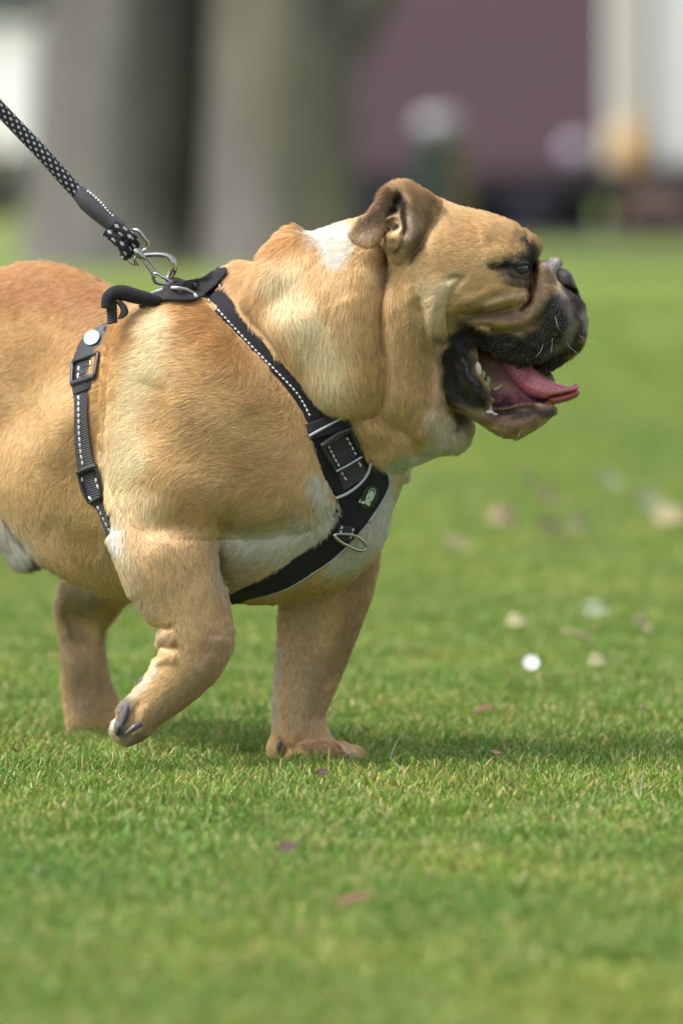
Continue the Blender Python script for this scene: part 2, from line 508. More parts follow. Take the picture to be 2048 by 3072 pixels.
# ear hollow, concha rings
F.ell((1185, 606, -190), (34, 44, 34), k=16)
S([(1182, 608), (1194, 602), (1206, 612)], -24, 12, -420, -180)
S([(1182, 630), (1188, 618)], -18, 11, -420, -180)
S([(1212, 612), (1218, 660), (1212, 710), (1200, 745), (1186, 768)], -11, 7, -420, -120)
S([(1162, 668), (1172, 652), (1190, 650), (1202, 664), (1204, 684), (1194, 702)], 13, 8, -420, -120)
S([(1168, 682), (1184, 676), (1190, 684)], -18, 6, -420, -120)
S([(1152, 712), (1158, 700)], -22, 7, -420, -120)
S([(1165, 722), (1184, 715), (1196, 730), (1186, 758)], 12, 13, -420, -120)
S([(1230, 590), (1240, 660), (1232, 730)], 10, 13, -420, -120)
S([(1318, 640), (1290, 700), (1250, 758), (1215, 800)], -16, 13, -460, -120)
S([(1296, 604), (1312, 628), (1300, 650)], -12, 9, -460, -120)
S([(1140, 738), (1158, 770), (1162, 800)], -14, 8, -460, -100)
# crease running down behind the cheek
S([(1162, 760), (1160, 800), (1152, 860), (1142, 930), (1140, 1010), (1144, 1080)], -22, 13, -560, 0)
S([(1140, 940), (1148, 1100), (1144, 1190), (1120, 1240), (1080, 1262)], -24, 20, -560, 0)
S([(1170, 860), (1180, 980), (1192, 1100), (1195, 1250)], 9, 30, -560, 0)
S([(1245, 880), (1262, 960), (1275, 1060), (1272, 1180), (1262, 1290)], -20, 20, -560, 0)
S([(1298, 880), (1302, 980), (1310, 1100), (1316, 1200), (1330, 1310)], 16, 24, -560, 0)
S([(1225, 840), (1222, 960), (1228, 1100), (1225, 1260)], 9, 28, -560, 0)
# pale ridge beside the cheek
S([(1350, 835), (1325, 870), (1312, 910), (1303, 970), (1300, 1050)], 6, 34, -560, 0)
S([(1400, 822), (1374, 850), (1350, 884), (1340, 930), (1340, 1000)], -13, 8, -560, 0)
S([(1345, 838), (1372, 830)], -8, 9, -560, 0)
# brow, temples
S([(1450, 765), (1510, 758), (1550, 758), (1590, 752)], 9, 24, -560, -20)
S([(1440, 700), (1500, 690), (1560, 710)], 8, 40, -560, -20)
S([(1572, 705), (1580, 730), (1582, 760)], -10, 10, -560, -60)
# eye socket and lids
S([(1470, 796), (1500, 802), (1525, 803)], -10, 10, -560, -60)
S([(1522, 796), (1548, 788), (1572, 780), (1584, 786)], 10, 9, -560, -60)
S([(1524, 806), (1540, 820), (1562, 824), (1578, 815)], 9, 8, -560, -60)
S([(1500, 830), (1535, 848), (1572, 846)], 9, 12, -560, -60)
S([(1516, 848), (1560, 862), (1580, 856)], -5, 8, -560, -60)
# deep fold between cheek and muzzle roll
S([(1604, 785), (1598, 830), (1596, 880), (1588, 905), (1572, 925)], -26, 9, -560, 0)
S([(1440, 930), (1500, 905), (1550, 892), (1585, 885)], 20, 17, -560, -20)
S([(1360, 942), (1420, 940), (1480, 932), (1540, 918)], -12, 11, -560, -20)
S([(1360, 915), (1420, 900), (1480, 870), (1530, 866)], 10, 18, -560, -20)
S([(1400, 972), (1470, 966), (1540, 972), (1590, 955), (1625, 915)], 10, 16, -560, -20)
S([(1385, 996), (1430, 976), (1500, 988), (1550, 998), (1600, 975), (1640, 925), (1655, 900)], -14, 9, -560, -20)
S([(1400, 1008), (1440, 996), (1470, 1000)], 10, 14, -560, -60)
S([(1686, 960), (1700, 1000), (1680, 1040)], 7, 22, -560, -40)
S([(1580, 1000), (1570, 1060)], -5, 14, -560, -60)
# lips
S([(1376, 1056), (1392, 1100), (1412, 1145), (1440, 1185), (1470, 1222)], 22, 13, -560, -90)
S([(1358, 1040), (1352, 1100), (1366, 1170), (1400, 1215)], -16, 14, -560, -60)
S([(1475, 1224), (1520, 1224), (1560, 1212), (1630, 1214)], 12, 11, -560, -40)
S([(1470, 1232), (1510, 1240), (1560, 1232), (1620, 1240)], -7, 8, -560, -40)
for i in range(14):
    t = i / 13
    S([(1382 + 70 * t + 6 * math.sin(i * 2.1), 1070 + 118 * t), (1386 + 70 * t, 1074 + 118 * t)], 9, 6, -560, -90, taper=False)
for i in range(16):
    t = i / 15
    S([(1468 + 130 * t, 1192 + 8 * math.sin(i * 1.9)), (1474 + 130 * t, 1198 + 8 * math.sin(i * 1.9))], 8, 7, -560, 200, taper=False)
for i in range(22):
    t = i / 21; S([(1415 + 230 * t, 1018 + 45 * math.sin(i * 2.4) + 20 * t), (1420 + 230 * t, 1024 + 45 * math.sin(i * 2.4) + 20 * t)], 3.5, 9, -560, -60, taper=False)
# throat
S([(1345, 1225), (1362, 1262), (1362, 1300)], -18, 13, -560, 0)
S([(1300, 1260), (1320, 1330)], 12, 26, -560, 0)
S([(1230, 1300), (1180, 1350), (1120, 1390)], 10, 30, -560, 0)
S([(1115, 1240), (1180, 1275), (1240, 1330), (1250, 1380)], -14, 24, -560, 0)
# neck top bulge, chest, shoulder
S([(790, 790), (860, 780), (900, 820)], 5, 55, -560, 0)
S([(930, 770), (1000, 830), (1040, 900)], -8, 40, -560, 0)
S([(640, 1570), (720, 1600), (800, 1605), (900, 1570)], -20, 34, -560, -60)
S([(430, 1320), (560, 1460), (700, 1500)], 14, 80, -560, -60)
S([(655, 1590), (662, 1680), (672, 1760)], -10, 24, -470, -130)
S([(318, 1530), (335, 1565), (350, 1600)], -12, 18, -560, -40)
S([(480, 960), (500, 1060), (470, 1160)], 9, 60, -560, -60)
S([(620, 1000), (700, 1110), (760, 1250)], 9, 70, -560, -60)
# foreleg elbow and wrist wrinkles
S([(330, 1600), (370, 1700), (400, 1790)], 8, 26, -560, -150)
S([(470, 1878), (500, 1884), (522, 1878)], -11, 10, -560, -100)
S([(474, 1905), (505, 1915), (520, 1932)], 7, 14, -560, -100)
S([(474, 1934), (505, 1945), (535, 1940)], -10, 10, -560, -100)
S([(462, 1990), (500, 1972), (530, 1975)], 9, 14, -560, -100)
S([(660, 1900), (650, 1960), (600, 2030)], 8, 30, -560, -150)
# toes of raised paw
S([(420, 2100), (404, 2150), (396, 2200)], -12, 8, -560, -100)
S([(440, 2110), (430, 2160), (424, 2205)], 7, 12, -560, -100)
S([(352, 2130), (348, 2180), (360, 2215)], -8, 6, -560, -100)
S([(372, 2105), (368, 2150), (376, 2200)], 8, 10, -560, -100)
# toes of the planted paw
S([(930, 2245), (940, 2262), (950, 2285)], -12, 8, 0, 330)
S([(1000, 2238), (1022, 2250), (1030, 2280)], -14, 8, 0, 400)
S([(1040, 2244), (1056, 2258), (1062, 2280)], -8, 7, 0, 400)
S([(880, 2240), (880, 2280)], -9, 8, 0, 330)
S([(835, 2215), (852, 2235), (858, 2262)], -12, 7, 0, 330)
S([(960, 1900), (930, 2050), (905, 2150)], 6, 34, 0, 300)
S([(870, 1900), (858, 2050)], -6, 22, 0, 300)
# hind leg tendon and hock
S([(196, 1790), (215, 1880), (250, 1950)], -9, 15, 900, 1200)
S([(300, 1850), (290, 1960), (300, 2080)], 6, 20, 900, 1200)
S([(182, 1820), (200, 1900)], 8, 18, 900, 1200)
# flank undulation
S([(250, 1000), (180, 1200), (120, 1400)], 10, 90, 0, 800)
S([(310, 1640), (230, 1620), (120, 1560)], -8, 40, 0, 900)
# broad natural unevenness
for i in range(46):
    cx, cv = rng.uniform(-50, 1100), rng.uniform(900, 1750)
    an = rng.uniform(0, 3.14); L = rng.uniform(40, 110)
    S([(cx - L * math.cos(an), cv - L * math.sin(an)), (cx + L * math.cos(an), cv + L * math.sin(an))], rng.uniform(-2.5, 2.5), rng.uniform(30, 60), taper=False)

near = F.near_map(1)
def near_at(X, V, M=None):
    M = near if M is None else M
    X = np.asarray(X, float); V = np.asarray(V, float)
    gx = np.clip((X - F.o[0]) / F.sx, 0, M.shape[0] - 1.001); gv = np.clip((V - F.o[1]) / F.sx, 0, M.shape[1] - 1.001)
    i, j = gx.astype(int), gv.astype(int); a, b = gx - i, gv - j
    return (M[i, j] * (1 - a) * (1 - b) + M[i + 1, j] * a * (1 - b) + M[i, j + 1] * (1 - a) * b + M[i + 1, j + 1] * a * b)

# --------------------------------------------------------------- coat colour
TAN = (0.79, 0.55, 0.285); CREAM = (0.96, 0.77, 0.51); ORANGE = (0.58, 0.31, 0.105); WHITE = (0.80, 0.77, 0.70)
BLACK = (0.016, 0.014, 0.014); EARB = (0.20, 0.13, 0.085); GREYB = (0.26, 0.18, 0.12); GREY = (0.30, 0.28, 0.27); PINK = (0.42, 0.19, 0.19)
RUMP = (0.47, 0.225, 0.085); LEG = (0.74, 0.57, 0.37); LEGD = (0.48, 0.35, 0.22)
PAINT = [  # polyline, radius, colour, opacity, (depth range)
    ([(-100, 900), (60, 860), (200, 880), (320, 960)], 90, RUMP, .9, None),
    ([(-50, 1050), (150, 1050), (280, 1000)], 80, (0.60, 0.36, 0.16), .7, None),
    ([(60, 1150), (120, 1300), (160, 1420)], 90, (0.66, 0.45, 0.22), .5, None),
    ([(100, 1560), (220, 1600), (300, 1650)], 60, (0.60, 0.45, 0.25), .5, None),
    ([(140, 1400), (200, 1350), (260, 1300)], 50, (0.58, 0.40, 0.2), .4, None),
    ([(480, 960), (455, 1050), (425, 1160), (395, 1270), (400, 1390)], 50, CREAM, .88, (-600, 100)),
    ([(350, 980), (330, 1060), (310, 1200)], 22, ORANGE, .6, (-600, 200)),
    ([(440, 920), (500, 900)], 22, ORANGE, .5, (-600, 100)),
    ([(585, 930), (620, 1000), (700, 1090)], 62, ORANGE, .85, (-600, 100)),
    ([(600, 1120), (760, 1180), (880, 1280)], 60, (0.70, 0.46, 0.21), .7, (-600, 100)),
    ([(500, 1250), (650, 1350), (800, 1430)], 70, (0.60, 0.40, 0.18), .6, (-600, 100)),
    ([(330, 1400), (380, 1480), (450, 1520)], 50, CREAM, .6, (-600, 100)),
    ([(340, 1560), (360, 1640), (400, 1750), (440, 1830)], 34, (0.74, 0.60, 0.40), .9, (-600, 0)),
    ([(345, 1590), (352, 1640)], 22, WHITE, .9, (-600, 0)),
    ([(560, 1550), (640, 1480), (700, 1540)], 50, (0.62, 0.42, 0.22), .5, (-600, 0)),
    ([(700, 1560), (820, 1560), (900, 1520)], 30, (0.62, 0.46, 0.26), .6, (-600, 200)),
    ([(940, 1440), (975, 1520), (990, 1570)], 26, WHITE, .85, (-600, 100)),
    ([(720, 1640), (820, 1640), (940, 1600), (1000, 1560)], 55, (0.72, 0.70, 0.62), .95, (-400, 150)),
    ([(680, 1640), (680, 1750), (740, 1760)], 40, (0.66, 0.58, 0.44), .8, (-400, 150)),
    ([(1160, 1480), (1150, 1560), (1080, 1640), (1020, 1680)], 40, (0.80, 0.77, 0.72), 1., (-600, 300)),
    ([(1210, 1420), (1195, 1470)], 20, LEG, .6, None),
    ([(1170, 1395), (1240, 1385), (1300, 1370)], 32, WHITE, .95, None),
    ([(1310, 1250), (1325, 1320), (1300, 1350)], 34, WHITE, .75, None),
    ([(1390, 1280), (1380, 1340)], 30, (0.72, 0.68, 0.58), .8, None),
    ([(940, 705), (985, 700), (1020, 700)], 30, WHITE, 1., None),
    ([(985, 740), (1000, 775), (1030, 770)], 22, WHITE, 1., None),
    ([(1030, 700), (1040, 740)], 18, WHITE, 1., None),
    ([(800, 760), (850, 720), (890, 710)], 40, ORANGE, .7, None),
    ([(690, 820), (760, 840), (800, 900)], 40, (0.68, 0.42, 0.19), .7, None),
    ([(850, 850), (900, 950), (960, 1050), (980, 1150)], 60, CREAM, .8, (-600, 0)),
    ([(1080, 850), (1100, 1000), (1110, 1150)], 30, (0.64, 0.41, 0.18), .7, (-600, 0)),
    ([(1130, 850), (1150, 950)], 24, (0.62, 0.38, 0.15), .6, (-600, 0)),
    ([(1200, 850), (1220, 950), (1230, 1100)], 36, (0.62, 0.42, 0.19), .6, (-600, 0)),
    ([(1130, 1300), (1180, 1290), (1240, 1250)], 40, (0.66, 0.46, 0.23), .6, None),
    ([(1365, 838), (1335, 858), (1318, 900), (1308, 950)], 23, (0.95, 0.77, 0.53), .85, (-600, 0)),
    ([(1285, 860), (1280, 960)], 36, (0.90, 0.74, 0.50), .6, (-600, 0)),
    ([(1312, 900), (1303, 975)], 24, (0.74, 0.57, 0.35), .6, (-600, 0)),
    ([(1290, 1000), (1300, 1100), (1310, 1230)], 26, (0.66, 0.48, 0.30), .7, (-600, 0)),
    ([(1308, 1000), (1325, 1008)], 12, BLACK, .75, (-600, 0)),
    ([(1400, 680), (1500, 690), (1560, 710)], 50, (0.60, 0.38, 0.17), .6, None),
    ([(1350, 760), (1420, 800), (1450, 850)], 60, (0.66, 0.44, 0.21), .5, None),
    ([(1358, 828), (1374, 834)], 9, LEGD, .8, None),
    ([(1380, 960), (1440, 945), (1520, 955), (1590, 950)], 26, GREYB, .85, (-600, 100)),
    ([(1370, 900), (1450, 920), (1530, 900)], 16, (0.46, 0.31, 0.17), .6, (-600, 100)),
    ([(1450, 880), (1500, 860)], 26, (0.58, 0.36, 0.15), .6, (-600, 100)),
    ([(1440, 905), (1500, 893), (1550, 885)], 12, (0.62, 0.46, 0.30), .8, (-600, 100)),
    ([(1634, 815), (1630, 880), (1600, 940), (1560, 965)], 26, (0.33, 0.225, 0.135), .95, (-600, 100)),
    ([(1578, 724), (1588, 750), (1592, 778)], 11, BLACK, .95, (-600, -70)),
    ([(1598, 745), (1602, 768)], 7, BLACK, .7, (-600, -60)),
    ([(1600, 790), (1602, 820)], 11, BLACK, .9, (-600, 0)),
    ([(1532, 803), (1560, 802), (1590, 800)], 19, (0.02, 0.016, 0.017), 1., (-600, 0)),
    ([(1476, 792), (1500, 800), (1526, 800)], 11, BLACK, .92, (-600, 0)),
    ([(1526, 790), (1556, 780), (1588, 776)], 9, BLACK, .9, (-600, 0)),
    ([(1520, 815), (1560, 832), (1590, 835)], 14, (0.05, 0.042, 0.042), .85, (-600, 0)),
    ([(1505, 825), (1540, 840), (1590, 860)], 15, (0.11, 0.085, 0.075), .7, (-600, 0)),
    ([(1520, 780), (1550, 770), (1580, 764)], 8, (0.12, 0.095, 0.09), .7, (-600, 0)),
    ([(1594, 860), (1588, 900), (1570, 925)], 9, (0.04, 0.015, 0.01), .95, (-600, 0)),
    # black muzzle
    ([(1668, 900), (1680, 950), (1670, 1000)], 22, BLACK, 1., None),
    ([(1395, 1000), (1430, 1010), (1500, 1020), (1560, 1025), (1610, 1010), (1640, 960), (1665, 920)], 26, BLACK, 1., None),
    ([(1440, 1030), (1520, 1050), (1600, 1050), (1660, 1020), (1680, 960)], 32, BLACK, 1., None),
    ([(1500, 1080), (1570, 1090), (1640, 1070)], 20, BLACK, 1., None),
    ([(1385, 1020), (1400, 1040)], 24, BLACK, 1., None),
    ([(1600, 1100), (1680, 1090), (1720, 1050)], 26, BLACK, 1., (-40, 400)),
    ([(1700, 860), (1720, 900), (1740, 960), (1740, 1000)], 20, (0.09, 0.08, 0.085), 1., None),
    ([(1684, 900), (1710, 940), (1714, 985), (1692, 1035), (1650, 1068)], 13, (0.22, 0.21, 0.205), .8, (-600, 0)),
    ([(1735, 1035), (1700, 1058), (1660, 1078)], 15, (0.05, 0.045, 0.046), .97, None),
    ([(1338, 1060), (1345, 1120), (1352, 1190)], 17, BLACK, 1., (-260, 400)),
    ([(1662, 880), (1684, 882)], 9, (0.36, 0.31, 0.29), .7, (-600, 100)),
    ([(1706, 912), (1710, 928)], 5, (0.45, 0.33, 0.31), .7, (-600, 0)),
    ([(1740, 990), (1725, 1025), (1700, 1050)], 12, (0.07, 0.06, 0.06), .95, None),
    ([(1745, 930), (1752, 980)], 8, (0.6, 0.58, 0.56), .8, None),
    ([(1650, 790), (1668, 800)], 16, (0.55, 0.50, 0.50), 1., None),
    ([(1664, 825), (1666, 855)], 8, (0.34, 0.31, 0.30), .8, None),
    # mouth corner, lips, jaw
    ([(1362, 1030), (1350, 1100), (1356, 1170), (1380, 1215)], 26, BLACK, 1., (-600, 400)),
    ([(1385, 1060), (1410, 1130), (1450, 1200)], 30, BLACK, 1., (-600, 400)),
    ([(1370, 1130), (1400, 1190), (1440, 1225)], 22, BLACK, 1., (-600, 400)),
    ([(1388, 1075), (1408, 1120), (1430, 1155)], 5, (0.12, 0.115, 0.15), .5, (-600, 400)),
    ([(1440, 1085), (1500, 1120), (1580, 1150), (1560, 1190)], 34, (0.22, 0.07, 0.085), 1., (-100, 300)),
    ([(1480, 1185), (1560, 1185), (1630, 1190)], 22, (0.36, 0.15, 0.18), 1., (-130, 300)),
    ([(1480, 1215), (1540, 1215), (1600, 1210)], 12, (0.26, 0.13, 0.15), .9, (-600, 300)),
    ([(1480, 1245), (1560, 1242), (1645, 1234)], 20, (0.055, 0.036, 0.038), .95, (-600, 300)),
    ([(1450, 1250), (1540, 1280), (1600, 1270)], 16, (0.20, 0.115, 0.10), .8, (-600, 300)),
    ([(1430, 1250), (1380, 1235)], 20, (0.32, 0.25, 0.16), .7, (-600, 300)),
    ([(1490, 1298), (1551, 1311), (1612, 1284), (1650, 1255)], 8, (0.45, 0.40, 0.36), .6, (-600, 300)),
    # ear
    ([(1150, 600), (1120, 650), (1100, 690)], 40, EARB, .95, (-600, -200)),
    ([(1160, 575), (1140, 605), (1100, 640)], 14, (0.26, 0.14, 0.06), .7, (-600, -200)),
    ([(1130, 720), (1150, 690)], 12, (0.20, 0.15, 0.12), .6, (-600, -200)),
    ([(1190, 570), (1240, 575), (1290, 610)], 26, (0.32, 0.19, 0.09), .9, (-600, -60)),
    ([(1184, 602), (1204, 596), (1215, 640), (1215, 700)], 14, (0.06, 0.032, 0.03), 1., (-600, -60)),
    ([(1184, 640), (1188, 622), (1196, 614)], 15, (0.02, 0.012, 0.012), 1., (-600, -60)),
    ([(1170, 660), (1190, 652), (1202, 676)], 9, (0.30, 0.20, 0.12), 1., (-600, -60)),
    ([(1168, 690), (1186, 684)], 8, BLACK, 1., (-600, -60)),
    ([(1165, 730), (1185, 730), (1180, 760)], 16, (0.26, 0.18, 0.08), 1., (-600, -60)),
    ([(1245, 640), (1260, 690), (1235, 740)], 28, (0.34, 0.25, 0.18), .9, (-600, -60)),
    ([(1290, 640), (1280, 690), (1240, 770)], 16, (0.20, 0.12, 0.06), .7, (-600, -60)),
    ([(1145, 760), (1160, 800), (1140, 830)], 24, (0.28, 0.18, 0.09), .7, (-600, 0)),
    # legs
    ([(480, 1700), (560, 1800), (620, 1900)], 90, (0.72, 0.54, 0.32), .5, (-600, -60)),
    ([(640, 1930), (600, 2030), (500, 2130), (430, 2200)], 40, LEGD, .75, (-600, -60)),
    ([(470, 1990), (450, 2030), (430, 2060), (400, 2090)], 13, (0.82, 0.74, 0.62), .75, (-600, -60)),
    ([(478, 1908), (492, 1915)], 16, (0.66, 0.52, 0.38), .8, (-600, -60)),
    ([(512, 1885), (524, 1935)], 9, (0.42, 0.25, 0.10), .6, (-600, -60)),
    ([(336, 2150), (330, 2190), (338, 2214)], 8, WHITE, .9, (-600, -60)),
    ([(384, 2108), (368, 2160), (372, 2200)], 20, (0.17, 0.16, 0.165), .95, (-600, -60)),
    ([(400, 2230), (440, 2215)], 20, (0.34, 0.26, 0.19), .7, (-600, -60)),
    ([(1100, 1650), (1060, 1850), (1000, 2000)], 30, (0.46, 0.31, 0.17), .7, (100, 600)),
    ([(900, 1800), (900, 2000), (900, 2150)], 60, (0.66, 0.49, 0.32), .85, (100, 600)),
    ([(960, 2000), (950, 2120)], 26, LEGD, .6, (100, 600)),
    ([(836, 1950), (822, 2080), (818, 2180)], 14, (0.66, 0.60, 0.52), .8, (100, 600)),
    ([(985, 2150), (1000, 2210)], 10, (0.7, 0.6, 0.48), .7, (100, 600)),
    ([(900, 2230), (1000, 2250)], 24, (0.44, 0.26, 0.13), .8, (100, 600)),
    ([(1050, 2250), (1080, 2280)], 12, (0.7, 0.6, 0.48), .8, (100, 600)),
    ([(850, 2262), (845, 2245)], 12, (0.12, 0.08, 0.08), .7, (100, 600)),
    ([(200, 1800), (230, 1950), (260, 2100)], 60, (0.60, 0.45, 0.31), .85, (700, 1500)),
    ([(230, 1760), (270, 1800)], 30, (0.46, 0.42, 0.32), .8, (700, 1500)),
    ([(205, 1850), (245, 1930)], 16, LEGD, .7, (700, 1500)),
    ([(315, 1900), (320, 2000), (345, 2090)], 8, (0.58, 0.44, 0.30), .7, (700, 1500)),
    ([(-60, 1540), (20, 1620), (60, 1660)], 40, WHITE, 1., (300, 800)),
    ([(80, 1688), (110, 1692)], 14, (0.10, 0.10, 0.11), 1., (300, 800)),
    
]
def coat_colour(P, extra=0.0):
    X, V, D = P[:, 0].astype(np.float32), P[:, 1].astype(np.float32), P[:, 2]
    C = np.tile(np.array(TAN, dtype=np.float32), (len(P), 1))
    # wobble the patch borders a little
    X = X + 5 * np.sin(V * 0.09 + 1.3 * np.sin(X * 0.05)); V = V + 5 * np.sin(X * 0.08 + 1.1 * np.sin(V * 0.06))
    for line, r, col, op, dr in PAINT:
        L = np.array(line)
        m = (X > L[:, 0].min() - 2.2 * r) & (X < L[:, 0].max() + 2.2 * r) & (V > L[:, 1].min() - 2.2 * r) & (V < L[:, 1].max() + 2.2 * r)
        if dr: m &= (D > dr[0]) & (D < dr[1])
        if not m.any(): continue
        d = seg_dist(X[m], V[m], L if len(L) < 3 else catmull(L, False, 3)) / r
        w = op * np.clip(1.0 / (1 + np.exp((d - 1.0) * 5.0)) / 0.993, 0, 1)
        C[m] = C[m] * (1 - w[:, None]) + np.array(col) * w[:, None]
    return C
# ================================================================== DOG OBJECT
dog = empty('bulldog', W([(700, 2270, 150)])[0], 'fawn and white bulldog walking right across the lawn with open mouth and tongue out', 'dog')
bodyP, bodyQ = F.mesh(1)
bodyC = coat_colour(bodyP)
M_skin = attr_mat('dog_skin', rough=0.6, mult=0.85, spec=0.35, bump=0.5, bscale=700)
_n, _l = M_skin.node_tree.nodes, M_skin.node_tree.links
_mr = _n.new('ShaderNodeMapRange'); _mr.inputs['To Min'].default_value = .7; _mr.inputs['To Max'].default_value = .27
_at = [q for q in _n if q.type == 'ATTRIBUTE'][0]; _l.new(_at.outputs['Alpha'], _mr.inputs['Value']); _l.new(_mr.outputs['Result'], _n['Principled BSDF'].inputs['Roughness'])
wet = np.zeros(len(bodyP), dtype=np.float32)
for _line, _r in (([(1470, 1110), (1600, 1180)], 60), ([(1480, 1225), (1640, 1222)], 16)):
    wet = np.maximum(wet, 1 / (1 + np.exp((seg_dist(bodyP[:, 0], bodyP[:, 1], _line) / _r - 1) * 8)))
bodyC = np.concatenate([bodyC, wet[:, None]], 1)
body = mesh_obj('body', W(bodyP), bodyQ, M_skin, dog, True, bodyC)

def mini(name, build, bounds, mat, parent, step=3, smooth=1, label=None, color=None):
    f = Field(*bounds, step, step); build(f)
    P, Q = f.mesh(smooth)
    o = mesh_obj(name, W(P), Q, mat, parent, True, None if color is None else color(P))
    if label: o['label'] = label
    return o, f

M_nose = simple_mat('nose_leather', (0.022, 0.019, 0.021), rough=0.42, bump=0.9, bscale=1500, noise=.3)
M_wetdark = simple_mat('dark_lip', (0.02, 0.016, 0.018), rough=0.25, bump=0.6, bscale=600)
M_claw = simple_mat('claw', (0.10, 0.075, 0.085), rough=0.3, noise=.5, nscale=300)
M_pad = simple_mat('pad_skin', (0.10, 0.093, 0.10), rough=0.9, bump=1.0, bscale=1500, noise=.4)
M_tooth = simple_mat('tooth', (0.62, 0.56, 0.42), rough=0.25, noise=.12, nscale=300)
M_saliva = simple_mat('saliva', (0.55, 0.56, 0.52), rough=0.1, noise=.1)

def b_nose(f):
    f.add([(1668, 812), (1688, 806), (1708, 818), (1720, 842), (1735, 876), (1744, 905), (1738, 912), (1724, 885), (1712, 875), (1694, 872), (1678, 866), (1670, 842)], 84, -58, k=6, flat=1.8)
    f.stroke([(1680, 861), (1696, 864), (1722, 872), (1732, 880)], -26, 5, -200, -60)
    f.stroke([(1700, 825), (1706, 850)], 5, 12, -200, 60)
    f.ell((1690, 863, -128), (10, 5, 22), k=5, subtract=True)
nose, _ = mini('nose', b_nose, (1640, 1770, 780, 940, -160, 60), M_nose, dog)

def m_tongue():
    m, n, l, b = new_mat('tongue')
    tc = n.new('ShaderNodeTexCoord'); nz = n.new('ShaderNodeTexNoise'); nz.inputs['Scale'].default_value = 700; nz.inputs['Detail'].default_value = 6
    l.new(tc.outputs['Object'], nz.inputs['Vector'])
    r = n.new('ShaderNodeValToRGB'); r.color_ramp.elements[0].color = (0.40, 0.10, 0.13, 1); r.color_ramp.elements[1].color = (0.60, 0.22, 0.27, 1)
    r.color_ramp.elements[0].position = .35; r.color_ramp.elements[1].position = .65
    l.new(nz.outputs['Fac'], r.inputs['Fac']); l.new(r.outputs['Color'], b.inputs['Base Color'])
    b.inputs['Roughness'].default_value = 0.36; b.inputs['Subsurface Weight'].default_value = 0.12
    b.inputs['Subsurface Radius'].default_value = (0.006, 0.002, 0.0015); b.inputs['Subsurface Scale'].default_value = 1.0
    bp = n.new('ShaderNodeBump'); bp.inputs['Strength'].default_value = .5; bp.inputs['Distance'].default_value = .0006
    l.new(nz.outputs['Fac'], bp.inputs['Height']); l.new(bp.outputs['Normal'], b.inputs['Normal'])
    return m
def b_tongue(f):
    f.add([(1500, 1085), (1540, 1075), (1582, 1090), (1614, 1120), (1650, 1142), (1680, 1154), (1712, 1160), (1722, 1150), (1734, 1152), (1736, 1162), (1722, 1178), (1690, 1186), (1650, 1194), (1612, 1194), (1585, 1186), (1552, 1160), (1520, 1125)],
          62, [(1520, 1090, -20), (1640, 1170, -60), (1730, 1160, -70)], k=8, flat=1.7)
    f.stroke([(1560, 1120), (1620, 1152), (1690, 1172)], -7, 10, -200, -30)
    f.stroke([(1640, 1192), (1690, 1184), (1728, 1170)], -9, 5, -200, 0)
tongue, _ = mini('tongue', b_tongue, (1470, 1770, 1050, 1240, -170, 100), m_tongue(), dog)
def b_tongue2(f):
    f.add([(1640, 1192), (1690, 1182), (1728, 1168), (1737, 1178), (1730, 1190), (1710, 1200), (1668, 1212), (1645, 1212)], 44, -45, k=5, flat=1.5)
mini('tongue_underside', b_tongue2, (1610, 1760, 1150, 1230, -140, 40), simple_mat('tongue_under', (0.27, 0.06, 0.055), rough=.3, noise=.3, nscale=300), tongue, label='dark red underside of the curled tongue tip')

for i, (x, v, rx, rv, rot) in enumerate([(1434, 1106, 10, 21, -.15), (1447, 1122, 9, 14, -.2), (1462, 1142, 9, 15, .1), (1456, 1152, 12, 7, .6), (1488, 1166, 15, 6, -.4), (1499, 1158, 5, 8, .2)]):
    dz = float(near_at(x, v)) - 6
    mini('tooth', lambda f: f.ell((x, v, dz), (rx, rv, 8), rot=rot, k=2), (x - 28, x + 28, v - 32, v + 32, dz - 18, dz + 18), M_tooth, dog, step=2.5)
mini('saliva', lambda f: (f.ell((1466, 1236, near_at(1466, 1236) - 1), (16, 6, 5), k=8), f.ell((1470, 1218, near_at(1470, 1218) - 1), (4, 18, 4), k=6), f.ell((1484, 1243, near_at(1484, 1243) - 1), (9, 5, 5), k=6)),
     (1430, 1520, 1190, 1260, -330, 0), M_saliva, dog, step=2.5)

# eye: a glossy dark ball with pale corner, sitting between the lids
def m_eye():
    m, n, l, b = new_mat('eye')
    a = n.new('ShaderNodeAttribute'); a.attribute_name = 'coat'
    l.new(a.outputs['Color'], b.inputs['Base Color']); b.inputs['Roughness'].default_value = .05
    b.inputs['Coat Weight'].default_value = 1; b.inputs['Coat Roughness'].default_value = .02
    return m
ex, ev = 1557, 804
ed = float(near_at(ex, ev))
def c_eye(P):
    r = np.hypot(P[:, 0] - (ex + 8), (P[:, 1] - ev)); C = np.zeros((len(P), 3)) + np.array((0.022, 0.010, 0.006))
    C[r < 8] = (0.004, 0.004, 0.004); C[r > 20] = (0.05, 0.04, 0.045)
    return C
mini('eye', lambda f: f.ell((ex, ev, ed + 5), (25, 22, 22), k=2), (ex - 40, ex + 40, ev - 40, ev + 40, ed - 30, ed + 50), m_eye(), dog, step=2, color=c_eye)
M_lid = simple_mat('eyelid', (0.014, 0.012, 0.013), rough=.8, bump=.5, bscale=900)

